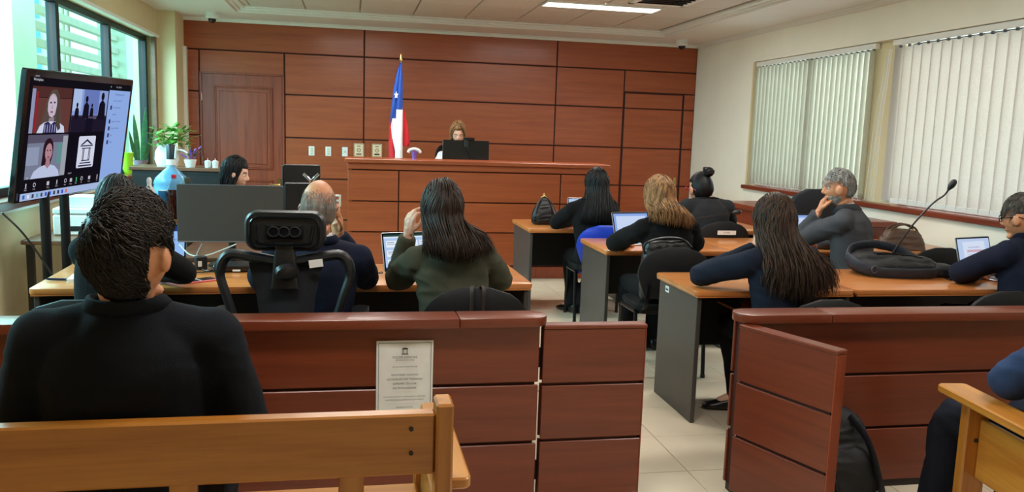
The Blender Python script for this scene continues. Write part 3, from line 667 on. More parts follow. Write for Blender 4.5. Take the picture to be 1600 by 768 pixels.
m_ = Matrix.Translation((.125, -.245, .945)) @ Matrix.Rotation(R(-8), 4, 'Y'); MB().box(-.028, .028, -.002, 0, -.016, .016, m_).build('paper_label', 'paper', t)
for s in (-1, 1):
    MB().tube([(s*.27, -.02, .45), (s*.30, 0, .54), (s*.30, 0, .66)], .018, 8).build('arm_post', 'plastic_black', t)
    MB().prism(rrect(.08, .25, .035, 4, s*.30, .02), .66, .69).build('arm_pad', 'plastic_black', t, .01, 2)

# ================================================================== SCREENS AND THINGS ON THE DESKS
# big television on a twin-post stand by the left window
TVC = Vector((-1.703, 5.719, 1.402)); TW, TH = 1.343, .769
ya, ti, ro = .171, .159, .016
A_ = Vector((math.sin(ya), math.cos(ya), 0)); N_ = Vector((math.cos(ya), -math.sin(ya), 0)); V_ = Vector((0, 0, 1))*math.cos(ti)+N_*math.sin(ti)
A2 = A_*math.cos(ro)+V_*math.sin(ro); V2 = V_*math.cos(ro)-A_*math.sin(ro); N2 = A2.cross(V2)
root = Vector((-1.82, 5.54, 0)); t = thing('television', 'large television on black twin-post stand by the left window, video call running', 'television', root)
c_ = TVC-root
TM = Matrix(((A2.x, V2.x, N2.x, c_.x), (A2.y, V2.y, N2.y, c_.y), (A2.z, V2.z, N2.z, c_.z), (0, 0, 0, 1)))
MB().prism(rrect(TW, TH, .012, 3), -.035, 0, TM).build('case', 'plastic_gloss', t, .004)
MB().prism(rrect(TW*.7, TH*.6, .02, 3, 0, -.05), -.075, -.03, TM).build('back_cover', 'plastic_black', t, .01)
for x, y in ((-.01, -.125), (.025, .115)):
    MB().tube([(x, y, .05), (x, y, 1.45)], .029, 12).build('post', 'metal_black', t)
boxo('wall_plate', 'metal_black', -.05, -.01, -.2, .2, 1.2, 1.28, t, .004)
for y in (-.42, .42): 
    b = boxo('foot', 'metal_black', -.03, .05, min(0, y), max(0, y), .05, .09, t, .006)
for y in (-.38, .38): MB().ball((.01, y, .027), .027, 10, 7).build('caster', 'plastic_gloss', t)
MB().tube(spline([(-.06, -.62, .98), (.02, -.55, .85), (.06, -.3, .6), (.05, -.12, .45), (.06, .0, .25), (.0, .1, .06)], 6), .006, 6).build('power_cord', 'plastic_black', t)
def q(a, b): return ((a-.5)*TW, (.5-b)*TH)
a = Art()
def rct(col, t0, f0, t1, f1): a.rect(col, *q(t0, f1), *q(t1, f0))
def ply(col, pts): a.poly(col, [q(*p) for p in pts])
def el(col, ct, cf, rt, rf): a.ell(col, *q(ct, cf), rt*TW, rf*TH)
rct((22, 18, 26), .03, .055, .975, .985)
rct((150, 180, 240), .74, .11, .975, .93)
# first caller: woman with long fair hair before a wooden wall
rct((104, 62, 58), .055, .12, .382, .475); rct((84, 48, 46), .055, .12, .382, .20); rct((60, 34, 36), .055, .2, .382, .207); rct((150, 156, 190), .055, .14, .082, .475); rct((150, 40, 52), .088, .16, .105, .46)
ply((92, 78, 70), [(.13, .46), (.16, .33), (.175, .22), (.205, .145), (.245, .135), (.275, .18), (.29, .27), (.31, .40), (.33, .47), (.25, .475)])
el((196, 178, 196), .222, .245, .036, .075); ply((206, 190, 210), [(.185, .24), (.187, .30), (.205, .345), (.228, .355), (.25, .33), (.258, .26), (.25, .20), (.21, .185)])
ply((150, 134, 150), [(.205, .36), (.245, .35), (.25, .4), (.2, .4)])
for x, y in ((.207, .24), (.237, .238)): el((70, 60, 80), x, y, .008, .008)
el((160, 110, 130), .22, .312, .013, .009); ply((176, 158, 178), [(.219, .25), (.229, .285), (.214, .287)])
ply((214, 220, 244), [(.115, .475), (.135, .42), (.165, .395), (.2, .385), (.26, .385), (.3, .4), (.335, .425), (.345, .475)])
ply((48, 44, 86), [(.165, .475), (.17, .40), (.2, .385), (.225, .41), (.25, .385), (.27, .395), (.275, .475)])
for k in range(5): rct((170, 170, 210), .175+.02*k, .41, .181+.02*k, .47)
ply((84, 70, 64), [(.235, .145), (.27, .18), (.285, .26), (.29, .36), (.305, .44), (.285, .46), (.262, .40), (.258, .3), (.262, .22)])
# second view: the courtroom itself
rct((146, 168, 226), .392, .12, .728, .475); rct((110, 128, 196), .49, .12, .64, .33); rct((180, 200, 240), .392, .12, .47, .3)
rct((34, 26, 46), .392, .34, .728, .475); rct((60, 44, 60), .392, .335, .728, .35); rct((90, 80, 110), .52, .34, .63, .365); rct((24, 20, 36), .53, .36, .60, .475)
for x, y, s in ((.435, .25, .7), (.52, .2, 1), (.575, .25, .6), (.675, .17, 1.25)):
    el((24, 20, 32), x, y, .013*s, .028*s); ply((24, 20, 36), [(x-.03*s, y+.16*s), (x-.022*s, y+.05*s), (x, y+.02*s), (x+.025*s, y+.05*s), (x+.032*s, y+.16*s)])
# third caller: dark-haired woman, blurred light room
rct((126, 132, 156), .055, .487, .382, .825); rct((150, 160, 186), .055, .58, .15, .72); rct((104, 150, 150), .30, .56, .36, .72); rct((92, 86, 108), .055, .487, .382, .55); rct((166, 170, 180), .34, .50, .382, .82)
el((46, 24, 34), .222, .60, .042, .085); ply((46, 24, 34), [(.182, .60), (.176, .72), (.2, .76), (.245, .74), (.262, .66), (.262, .58)])
el((186, 138, 150), .228, .625, .029, .07); ply((176, 128, 140), [(.213, .67), (.243, .67), (.248, .75), (.208, .75)])
for x in (.217, .24): el((60, 34, 44), x, .612, .006, .006)
el((150, 80, 98), .229, .664, .010, .007)
ply((196, 206, 236), [(.10, .825), (.12, .77), (.16, .74), (.205, .725), (.228, .755), (.252, .725), (.29, .74), (.325, .78), (.335, .825)])
# fourth tile: white card with a temple emblem
rct((20, 16, 26), .392, .487, .728, .825)
a.poly((222, 226, 246), rrect(.20*TW*.82, .27*TH, .012, 4, *q(.565, .645)))
E_ = (34, 30, 66)
ply(E_, [(.505, .585), (.565, .535), (.625, .585), (.605, .585), (.565, .553), (.525, .585)])
for r_ in ((.505, .588, .625, .598), (.52, .61, .61, .618), (.525, .715, .605, .723), (.512, .735, .618, .745), (.5, .757, .63, .769)): rct(E_, r_[0], r_[1], r_[2], r_[3])
for x in (.53, .588):
    rct(E_, x, .618, x+.006, .715); rct(E_, x+.010, .618, x+.016, .715)
# bars, wording, icons
W_ = (200, 200, 214)
a.text(W_, 'zoom', *q(.075, .045), .018); a.text((230, 230, 240), 'Workplace', *q(.085, .072), .022)
el((90, 200, 110), .745, .08, .004, .008)
a.text((180, 180, 190), 'Vista 08:46', *q(.83, .08), .018)
D_ = (70, 84, 140)
a.text(D_, 'Participantes (6)', *q(.85, .145), .020)
for k, (s, x) in enumerate((('Buscar participante', .79), ('Sala 2 (Anfitrión)', .82), ('Invitados', .785), ('Juzgado de Garantía', .845), ('Defensoría Pública', .845), ('Sala', .81), ('Perito', .815))):
    f = .20+.062*k; a.text(D_, s, *q(.79, f), .016, 'LEFT')
    if k in (1, 3, 4, 5, 6): rct((60, 60, 110), .76, f-.018, .778, f+.018)
for k, x in enumerate((.07, .135, .245, .32, .395, .445, .495, .545, .62, .70)):
    c = (70, 220, 130) if k == 6 else W_
    if k % 3 == 0: rct(c, x-.004, .855, x+.004, .885); rct(c, x-.007, .889, x+.007, .893)
    elif k % 3 == 1: el(c, x, .872, .011, .018); el((22, 18, 26), x, .872, .007, .012)
    else: rct(c, x-.010, .858, x+.010, .888)
    a.text(W_, ('Audio', 'Video', 'Chat', 'Gente', 'Reac.', 'Comp.', 'Pant.', 'Más', 'Notas', 'Salir')[k], *q(x, .905), .012)
a.text((190, 190, 200), 'Juzgado', *q(.425, .812), .014); a.text((230, 230, 240), 'Sala', *q(.07, .812), .014)
rct((176, 194, 236), .03, .928, .975, .985)
for k in range(11): rct(((40, 110, 200), (240, 240, 250), (60, 70, 90), (90, 170, 200), (40, 90, 90), (50, 90, 210), (40, 100, 230), (60, 60, 70), (40, 50, 80), (40, 80, 220), (220, 120, 100))[k], .05+.035*k, .942, .066+.035*k, .972)
a.build('picture', 'screen_tv', c_+N2*.0006, A2, V2, t, .00008)

# laptops ----------------------------------------------------------------
def laptop(label, loc, rz, tilt=18, w_=.33, d=.225, case='laptop_silver', kind=0):
    t = thing('laptop', label, 'laptop', loc, rz)
    MB().prism(rrect(w_, d, .012, 3), 0, .012).build('base', case, t, .003)
    boxo('keyboard', 'plastic_black', -w_/2+.02, w_/2-.02, -.01, d/2-.03, .012, .0135, t)
    boxo('touchpad', 'laptop_dark', -.05, .05, -d/2+.01, -.02, .012, .0128, t)
    m_ = Matrix.Translation((0, d/2-.004, .012)) @ Matrix.Rotation(R(90-tilt), 4, 'X')
    l = MB().prism(rrect(w_, d*.97, .012, 3, 0, d*.485), -.007, 0, m_).build('lid', case, t, .002)
    o_ = m_ @ Vector((0, 0, .0006)); u = m_.to_3x3() @ Vector((1, 0, 0)); v = m_.to_3x3() @ Vector((0, 1, 0))
    a = Art(); W2 = w_/2-.004; H = d*.97
    a.rect((14, 14, 18), -W2, .004, W2, H-.004); x0, x1, y0, y1 = -w_/2+.012, w_/2-.012, .018, H-.012
    if kind == 1:
        a.rect((176, 204, 240), x0, y0, x1, y1); a.rect((40, 70, 60), x0, y1-.012, x1, y1); a.rect((226, 234, 246), x0, y1-.02, x1, y1-.012); a.rect((60, 90, 150), x0, y0, x1, y0+.008)
        for k in range(3):
            yy = y1-.035-.052*k
            for s in (0, .10, .2): a.rect((236, 242, 250), x0+.012+s, yy-.036, x0+.10+s, yy)
            for s in (0, .10, .2): a.rect((100, 130, 170), x0+.018+s, yy-.012, x0+.06+s, yy-.008); a.rect((120, 140, 180), x0+.018+s, yy-.022, x0+.08+s, yy-.019)
    elif kind == 2:
        a.rect((150, 190, 244), x0, y0, x1, y1); a.rect((30, 60, 120), x0, y1-.03, x1, y1); a.rect((236, 244, 252), x0+.02, y1-.022, x1-.09, y1-.008)
        a.text((40, 90, 190), 'Audiencia de hoy', .05, y1-.075, .018); a.text((60, 90, 140), 'Sala 2', .05, y1-.10, .014)
    elif kind == 3:
        a.rect((140, 170, 232), x0, y0, x1, y1); a.rect((110, 140, 216), x0, y0, x1, y0+.014); a.rect((200, 216, 246), x0+.02, y0+.03, x1-.02, y1-.02)
    else:
        a.rect((186, 204, 236), x0, y0, x1, y1); a.rect((214, 224, 244), x0+.05, y0, x1-.05, y1-.018)
        a.text((90, 100, 150), 'ACTA DE AUDIENCIA', 0, y1-.055, .012); a.rect((206, 170, 186), -.075, y1-.085, .075, y1-.07)
        for k in range(8): a.rect((130, 146, 190), -.07, y1-.10-.011*k, .07-.02*(k % 3), y1-.098-.011*k)
        a.rect((70, 90, 160), x0, y0, x1, y0+.007)
    a.build('display', 'screen_on', o_, u, v, l, .00008)
    return t
laptop('open laptop with blue tables on screen, left of the woman in olive', (.375, 4.37, .72), R(20), 16, kind=1)
laptop('open laptop at the left desk, only its bright right edge showing', (-1.06, 4.62, .72), R(-2), 12, kind=2)
laptop('open laptop with pale blue screen before the blond woman', (2.14, 5.75, .72), R(14), 20, kind=3)
laptop('open laptop in the far row before the woman with straight black hair', (2.11, 7.02, .72), R(3), 18, kind=0)
laptop('open laptop with blue screen before the grey-haired man', (3.46, 5.70, .72), R(6), 22, .34, .235, 'laptop_dark', 3)
laptop('open silver laptop with a document, before the man at the right edge', (3.90, 4.285, .72), R(17), 16, .345, .235, kind=0)

# monitors ---------------------------------------------------------------
t = thing('monitor', 'blank dark grey monitor at the back of the left desk', 'monitor', (-.65, 4.72, .72), R(0))
MB().prism([(x, z) for x, z in rrect(.562, .318, .006, 2, 0, .29)], -.012, .022, Matrix(((1, 0, 0, 0), (0, 0, 1, 0), (0, 1, 0, 0), (0, 0, 0, 1)))).build('case', 'plastic_grey', t, .002)
boxo('screen', 'off_screen', -.278, .278, -.0135, -.0118, .142, .446, t); boxo('lower_strip', 'laptop_silver', -.278, .278, -.0145, -.0118, .132, .140, t)
MB().tube([(0, .03, .01), (0, .035, .22)], .02, 8).build('stand', 'plastic_black', t); MB().prism(rrect(.24, .14, .03, 4), 0, .012).build('foot', 'plastic_black', t)
t = thing('monitor', 'black upright monitor on the clerk desk, seen behind the bald man', 'monitor', (-.30, 5.22, .72), R(8))
MB().prism([(x, z) for x, z in rrect(.225, .46, .012, 3, 0, .32)], -.03, .0, Matrix(((1, 0, 0, 0), (0, 0, 1, 0), (0, 1, 0, 0), (0, 0, 0, 1)))).build('case', 'plastic_black', t, .004)
boxo('back_cover', 'plastic_black', -.105, .105, -.042, -.028, .11, .44, t, .006); boxo('side_trim', 'plastic_grey', -.116, -.112, -.032, .002, .1, .54, t)
MB().tube([(0, -.01, .005), (0, -.01, .12)], .02, 8).build('stand', 'plastic_black', t); MB().prism(rrect(.2, .15, .03, 4), 0, .012).build('foot', 'plastic_black', t)
t = thing('desk_stand', 'chrome fork stand with white slotted bracket behind the bald man', 'stand', (-.165, 5.08, .72))
MB().lathe([(.06, 0), (.06, .012), (.012, .02)], 18).build('foot', 'metal_black', t); MB().tube(spline([(0, 0, .01), (-.02, 0, .28), (-.07, .0, .45)], 5), .008, 8).build('arm', 'chrome', t)
for s in (-1, 1): MB().tube(spline([(-.07, 0, .45), (-.07+s*.018, -.01, .475), (-.07+s*.045, -.012, .502)], 4), .009, 8).build('fork', 'chrome', t)
MB().tube(spline([(-.01, 0, .14), (.05, 0, .22), (.075, 0, .30)], 4), .006, 6).build('arm', 'chrome', t)
mb = MB()
for z in (.305, .335, .365): mb.box(.035, .105, -.01, .01, z, z+.012)
for x in (.035, .095): mb.box(x, x+.012, -.01, .01, .305, .377)
mb.build('bracket', 'white_plastic', t, .003)
t = thing('monitor', 'black monitor with webcam on the judge bench', 'monitor', (1.22, 8.84, 1.0), R(180))
MB().prism([(x, z) for x, z in rrect(.505, .30, .008, 2, 0, .262)], -.03, .0, Matrix(((1, 0, 0, 0), (0, 0, -1, 0), (0, 1, 0, 0), (0, 0, 0, 1)))).build('case', 'plastic_gloss', t, .003)
MB().tube([(0, .04, .005), (0, .045, .2)], .02, 8).build('stand', 'plastic_black', t); MB().prism(rrect(.22, .16, .03, 4), 0, .012).build('foot', 'plastic_black', t)
w_ = boxo('webcam', 'plastic_gloss', -.09, .03, .0, .045, .412, .442, t, .006); boxo('webcam_clip', 'plastic_black', -.02, .02, .015, .05, .34, .415, w_, .004)
MB().tube(spline([(0, .05, .35), (-.02, .07, .3), (-.05, .05, .22), (-.06, .05, .1)], 5), .004, 6).build('cable', 'plastic_black', t)

# on the judge bench -----------------------------------------------------
for k, (x, lb) in enumerate(((.078, 'clear framed desk plaque with gold emblem, left of the pair'), (.258, 'clear framed desk plaque with dark nameplate, nearest the flag'))):
    t = thing('desk_plaque', lb, 'plaque', (x, 8.42, 1.208), R(2), 'plaques on the judge bench')
    boxo('acrylic_block', 'acrylic_clear', -.076, .076, -.008, .008, 0, .158, t, .004); boxo('plate', 'acrylic', -.05, .05, -.0105, -.0085, .012, .145, t)
    a = Art(); a.rect((150, 130, 80), -.046, -.062, .046, .062).rect((226, 220, 190), -.041, -.057, .041, .057); a.ell((160, 150, 110), 0, .0, .022, .022, 18).ell((206, 200, 160), 0, 0, .014, .014, 16)
    a.rect((70, 66, 60), -.018, .036, .018, .044); a.rect((60, 58, 56), -.026, -.046, .026, -.034 if k == 0 else -.030); a.build('plate_print', 'printed', (0, -.0107, .078), (1, 0, 0), (0, 0, 1), t)
t = thing('desk_ornament', 'small white-capped glass ornament on the judge bench beside the flag', 'ornament', (.635, 8.42, 1.208))
MB().lathe([(.026, 0), (.02, .02), (.026, .05), (.034, .08)], 14).build('glass_foot', 'flower_violet', t)
MB().tube(spline([(-.062, 0, .066), (-.045, 0, .092), (0, 0, .105), (.045, 0, .092), (.062, 0, .066)], 5), .017, 10).build('cap', 'white_plastic', t)
# national flag on a floor pole
t = thing('flag', 'Chilean flag hanging in folds from a brass-tipped pole behind the judge bench', 'flag', (.50, 9.02, .26))
def fz(cy): return 2.253-(80+cy/3.84-92)/145.9-.26
def fx(cx): return (560+cx/3.84-626)/143.0+.017
MB().lathe([(.14, 0), (.13, .03), (.03, .05), (.02, .1)], 20).build('base', 'brass', t)
MB().tube([(.035, .02, .05), (.03, .01, 1.3), (fx(256), 0, fz(62))], .0095, 8).build('pole', 'brass', t)
MB().lathe([(.003, .0), (.016, .012), (.014, .03), (.002, .075)], 10, Matrix.Translation((fx(256), 0, fz(60)))).build('finial', 'brass', t)
def fold(name, mat, pts, wid, y, par=t):
    """one hanging fold of cloth: points (cx, cy) down its middle, widths in the same units"""
    P = [(fx(a), y, fz(b)) for a, b in pts]; rg = []
    for (x, yy, z), w2 in zip(P, wid):
        h = w2/3.84/143/2; rg.append([(x+h*math.cos(s), yy-h*.8*math.sin(s)+.01*math.sin(3*s+z*7), z) for s in np.linspace(0, 2*PI, 13)[:-1]])
    return MB().rings(rg, True, True).build(name, mat, par, 0, 1, True, 80)
fold('blue_canton', 'flag_blue', [(253, 68), (243, 130), (232, 220), (225, 320), (218, 395), (208, 430)], [8, 24, 34, 40, 42, 18], -.02)
fold('blue_canton', 'flag_blue', [(256, 68), (255, 150), (253, 240), (250, 345)], [10, 22, 30, 40], -.045)
fold('white_band', 'flag_white', [(251, 335), (250, 440), (250, 540), (250, 640)], [38, 42, 44, 46], -.043)
fold('white_band', 'flag_white', [(222, 400), (219, 450), (224, 520), (234, 600)], [30, 36, 30, 10], -.028)
fold('red_band', 'flag_red', [(206, 385), (203, 450), (205, 540), (212, 640)], [14, 22, 30, 42], -.012)
fold('red_band', 'flag_red', [(272, 335), (280, 400), (287, 470), (293, 545), (290, 565)], [10, 26, 40, 50, 40], -.01)
st = []
for k in range(10): rr_ = .034 if k % 2 == 0 else .014; st.append((rr_*.75*math.sin(k*PI/5), rr_*1.3*math.cos(k*PI/5)))
MB().prism(st, 0, .003, Matrix.Translation((fx(229), -.076, fz(262))) @ Matrix.Rotation(R(90), 4, 'X')).build('star', 'flag_white', t)

# handbags, backpacks are modelled after the people tools (below)
# desk clutter ------------------------------------------------------------
t = thing('smartphone', 'phone in a pink case lying on the left desk', 'phone', (-.735, 4.235, .72), R(-52))
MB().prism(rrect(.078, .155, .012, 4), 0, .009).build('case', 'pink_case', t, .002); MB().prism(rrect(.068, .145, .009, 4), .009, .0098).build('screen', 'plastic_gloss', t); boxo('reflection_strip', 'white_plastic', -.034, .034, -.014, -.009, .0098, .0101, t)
t = thing('smartphone', 'dark phone lying on the desk before the silver laptop', 'phone', (3.58, 4.2, .72), R(70)); MB().prism(rrect(.078, .16, .012, 4), 0, .009).build('body', 'plastic_black', t, .002); MB().prism(rrect(.07, .15, .01, 4), .009, .0096).build('screen', 'plastic_gloss', t)
t = thing('notepad', 'white notepad on the left desk beside the window', 'notepad', (-1.275, 4.31, .72), R(6)); boxo('pages', 'paper', -.075, .075, -.1, .1, .003, .018, t, .001); boxo('cover', 'cream_wall', -.077, .077, -.102, .102, 0, .003, t)
t = thing('pen', 'dark blue pen lying beside the notepad', 'pen', (-1.385, 4.25, .7285), R(80)); MB().tube([(0, -.06, 0), (0, .05, 0), (0, .07, 0)], [.006, .006, .002], 8).build('barrel', 'suit_blue', t); MB().tube([(0, -.062, 0), (0, -.03, 0)], .0075, 8).build('cap', 'plastic_black', t)
t = thing('router', 'flat black router box at the foot of the blank monitor', 'router', (-.60, 4.56, .72), R(4)); boxo('case', 'plastic_black', -.12, .12, -.07, .07, 0, .04, t, .008); boxo('front_strip', 'plastic_gloss', -.11, .11, -.073, -.069, .008, .03, t); boxo('port', 'white_plastic', -.02, .02, -.0745, -.072, .006, .016, t)
t = thing('power_adapter', 'black power adapter upright among the cables of the left desk', 'adapter', (-.79, 4.58, .72), R(25)); boxo('brick', 'plastic_black', -.03, .03, -.02, .02, 0, .075, t, .006); boxo('label', 'white_plastic', -.02, .0, -.0208, -.02, .02, .05, t)
for k, (lb, pts, m_) in enumerate((
    ('pale cable looping under the blank monitor', [(-.92, 4.70, .84), (-.86, 4.66, .79), (-.78, 4.65, .785), (-.70, 4.68, .81), (-.62, 4.69, .845)], 'white_plastic'),
    ('grey cable running from the monitor to the adapter', [(-.80, 4.69, .845), (-.82, 4.64, .79), (-.80, 4.60, .76), (-.79, 4.583, .792)], 'laptop_silver'),
    ('black cable coiled between adapter and router', [(-.78, 4.55, .727), (-.74, 4.50, .727), (-.69, 4.52, .74), (-.66, 4.6, .77), (-.58, 4.66, .80)], 'plastic_black'),
    ('black cable lying in a bow on the left desk', [(-.93, 4.60, .727), (-.86, 4.49, .727), (-.76, 4.46, .727), (-.70, 4.55, .727), (-.72, 4.66, .74)], 'plastic_black'),
    ('thin dark earphone cable on the desk beside the bald man', [(.06, 4.36, .724), (.09, 4.42, .724), (.13, 4.40, .74), (.11, 4.34, .724), (.16, 4.36, .745), (.17, 4.44, .724), (.12, 4.47, .724)], 'plastic_black'))):
    o = MB().tube(spline(pts, 7), .0038 if k < 4 else .0025, 6).build('cable', m_); tag(o, lb, 'cable')
def mic(label, loc, pts, r=.006):
    t = thing('gooseneck_microphone', label, 'microphone', loc); 
    MB().prism(rrect(.11, .14, .02, 4), 0, .03).build('base', 'plastic_black', t, .008); p = spline(pts, 7)
    MB().tube(p, r, 8).build('gooseneck', 'metal_black', t); d = Vector(p[-1]-p[-2]).normalized(); e = Vector(p[-1])
    MB().tube([e-d*.012, e, e+d*.012, e+d*.03, e+d*.05, e+d*.06], [.008, .013, .019, .021, .018, .008], 12).build('capsule', 'plastic_black', t)
mic('black gooseneck microphone rising above the black backpack', (3.27, 4.50, .72), [(0, 0, .03), (.06, -.01, .13), (.16, -.02, .29), (.27, -.04, .43), (.335, -.06, .49), (.36, -.07, .535)])
mic('thin gooseneck microphone before the woman with the bun', (2.42, 5.86, .72), [(0, 0, .03), (.03, .02, .12), (.15, .04, .165), (.35, .04, .2), (.52, .04, .225)], .004)

# back-left corner --------------------------------------------------------
t = thing('water_jug', 'large blue water jug with hand pump on the side table', 'water jug', (-1.40, 6.90, .72))
MB().lathe([(.11, 0), (.132, .02), (.134, .10), (.129, .11), (.134, .13), (.134, .27), (.128, .29), (.134, .305), (.118, .345), (.07, .395), (.035, .425), (.03, .45)], 32).build('bottle', 'jug_blue', t, 0, 1, True, 60)
MB().lathe([(.036, .445), (.038, .49), (.03, .492)], 18).build('collar', 'white_plastic', t); MB().lathe([(.033, .49), (.033, .60), (.026, .61)], 18).build('pump', 'steel_dark', t)
MB().tube(spline([(.035, -.02, .5), (.045, -.03, .58), (.05, -.04, .60)], 4), .007, 8).build('pump_lever', 'white_plastic', t); MB().tube(spline([(.03, 0, .565), (.09, -.02, .565), (.13, -.03, .545)], 4), .007, 8).build('spout', 'white_plastic', t)
t = thing('storage_box', 'low cardboard-brown box under the cola bottle on the side table', 'box', (-1.30, 6.32, .72)); boxo('box', 'beech', -.24, .07, -.14, .14, 0, .075, t, .003); boxo('lid', 'beech', -.244, .074, -.144, .144, .06, .083, t, .003)
t = thing('soda_bottle', 'cola bottle with red cap on the crowded side table', 'bottle', (-1.265, 6.32, .803))
MB().lathe([(.04, 0), (.052, .015), (.052, .07), (.047, .10), (.052, .13), (.052, .19), (.047, .215)], 18).build('drink', 'cola', t); MB().lathe([(.048, .214), (.036, .25), (.018, .285), (.014, .30)], 18).build('neck', 'jug_blue', t); MB().lathe([(.018, .295), (.018, .32), (.014, .322)], 14).build('cap', 'red_cap', t)
t = thing('spray_bottle', 'white cleaner bottle beside the cola bottle', 'bottle', (-1.425, 6.28, .803))
MB().rings([[(x, y, z) for x, y in rrect(w2, .05, .02, 3)] for w2, z in ((.085, 0), (.09, .02), (.09, .16), (.07, .21), (.03, .24), (.026, .26))]).build('body', 'white_plastic', t); MB().lathe([(.017, .258), (.017, .285), (.01, .30)], 12).build('cap', 'white_plastic', t); boxo('label', 'pink_case', -.03, .03, -.0265, -.0245, .05, .14, t)
t = thing('blue_carton', 'small blue carton behind the cola bottle', 'carton', (-1.345, 6.37, .803)); boxo('carton', 'bluebox', -.035, .035, -.03, .03, 0, .20, t, .002); boxo('flap', 'white_plastic', -.034, .034, -.029, .029, .2, .203, t); boxo('label_band', 'white_plastic', -.03, .03, -.0312, -.03, .06, .09, t)
t = thing('plastic_tub', 'small white tub beside the jug on the side table', 'tub', (-1.275, 6.58, .72)); MB().lathe([(.04, 0), (.047, .1), (.049, .102)], 18).build('tub', 'acrylic', t); MB().lathe([(.05, .10), (.05, .115)], 18).build('lid', 'white_plastic', t)
t = thing('printer', 'white printer with paper on the side table behind the television', 'printer', (-1.79, 6.10, .72), R(2)); boxo('body', 'white_plastic', -.18, .18, -.15, .15, 0, .14, t, .01); boxo('scanner_lid', 'white_plastic', -.18, .18, -.15, .15, .145, .185, t, .008)
boxo('output_slot', 'plastic_black', -.13, .13, -.152, -.14, .03, .065, t); boxo('paper_stack', 'paper', -.10, .11, -.12, .1, .187, .26, t, .002); boxo('control_panel', 'plastic_grey', .08, .16, -.153, -.145, .09, .125, t)
o = MB().tube([(.09*math.cos(s)*(1-.02*s), .07*math.sin(s)*(1-.02*s), .008+.004*s) for s in np.linspace(0, 14, 60)], .006, 6).build('cable_coil', 'plastic_black'); o.location = (-1.72, 7.05, .72); tag(o, 'coiled black cable on the side table near the window', 'cable')
t = thing('plant_cup', 'lime green plastic cup on the window sill', 'cup', (-2.25, 9.02, .965)); MB().lathe([(.045, 0), (.058, .21), (.060, .215), (.056, .213), (.044, .01)], 22, None, False).build('cup', 'lime_plastic', t); MB().lathe([(.0, .012), (.044, .012)], 22, None, False).build('bottom', 'lime_plastic', t)
def leaf_blade(mb, base, d, L, w_, bend, n=7, th=.003, face=None):
    """long stiff leaf with its own thickness"""
    base, d = Vector(base), Vector(d).normalized(); s = d.cross(Vector((0, 0, 1))); s = s.normalized() if s.length > .05 else Vector((1, 0, 0)); s = s if face is None else (Vector(face)-d*d.dot(Vector(face))).normalized(); up = s.cross(d); rg = []
    for k in range(n):
        f = k/(n-1); p = base+d*(L*f)+up*(bend*f*f*L); h = max(.002, w_*math.sin(PI*min(.98, .15+.83*f))**.8); rg.append([p-s*h, p+up*th, p+s*h, p-up*th])
    mb.rings([[tuple(v) for v in r_] for r_ in rg], True, True)
t = thing('snake_plant', 'tall snake plant in a pinkish grey pot on the window sill', 'plant', (-2.22, 9.42, .965)); MB().lathe([(.05, 0), (.07, .12), (.074, .125), (.064, .12)], 20).build('pot', 'pot_grey', t)
for k, (dx, dy, L, w_) in enumerate(((.05, .02, .58, .028), (-.06, .03, .5, .03), (.16, -.05, .40, .027), (-.12, -.06, .33, .026))):
    mb = MB(); leaf_blade(mb, (dx*.3, dy*.3, .11), (dx, dy, .6), L, w_*.95, .04, 9, .003, (.95, .2+.3*k, 0)); mb.build('leaf', 'leaf_dark', t)
t = thing('potted_plant', 'bushy green plant in a white cloth pot on the black cabinet', 'plant', (-1.66, 8.02, 1.10))
MB().lathe([(.085, 0), (.105, .06), (.10, .13), (.075, .18), (.085, .2)], 20).build('cloth_pot', 'fabric_white', t)
for k in range(7):
    a0 = random.uniform(0, 6.28); p = spline([(0, 0, .18), (.06*math.cos(a0), .05*math.sin(a0), .24), (.15*math.cos(a0)+.05, .1*math.sin(a0), .28+.06*random.random())], 4); MB().tube(p, .004, 5).build('stem', 'leaf_green', t)
for k in range(130):
    a0, rr_, z = random.uniform(0, 6.28), random.uniform(.02, .15), random.uniform(.19, .36); mb = MB()
    leaf_blade(mb, (rr_*math.cos(a0)*1.2+.05, rr_*.7*math.sin(a0), z-(rr_-.08)*.4), (math.cos(a0), math.sin(a0), random.uniform(-.4, .6)), random.uniform(.045, .08), random.uniform(.016, .027), random.uniform(-.3, .2), 5, .002); mb.build('leaf', 'leaf_green', t)
t = thing('flower_pot', 'small pot of violet flowers on the black cabinet', 'flowers', (-1.44, 7.92, 1.10)); MB().lathe([(.04, 0), (.055, .07), (.05, .07)], 16).build('pot', 'white_plastic', t)
for k in range(26):
    a0, rr_, z = random.uniform(0, 6.28), random.uniform(.01, .12), random.uniform(.08, .18); mb = MB(); leaf_blade(mb, (rr_*math.cos(a0), rr_*.6*math.sin(a0), z), (math.cos(a0), math.sin(a0), .8), .04, .012, .1, 4, .003); mb.build('petal' if k % 3 else 'leaf', 'flower_violet' if k % 3 else 'leaf_dark', t)
for k, x in enumerate((-1.29, -1.225)):
    t = thing('candle_cup', 'small white candle cup on the black cabinet, ' + ('nearest the flowers' if k == 0 else 'nearest the door'), 'candle', (x, 7.93, 1.10)); MB().lathe([(.026, 0), (.03, .06), (.026, .06), (.024, .05)], 14).build('cup', 'white_plastic', t); MB().lathe([(.023, .045), (.02, .066), (.003, .068), (.002, .085)], 10).build('candle', 'flag_white', t)

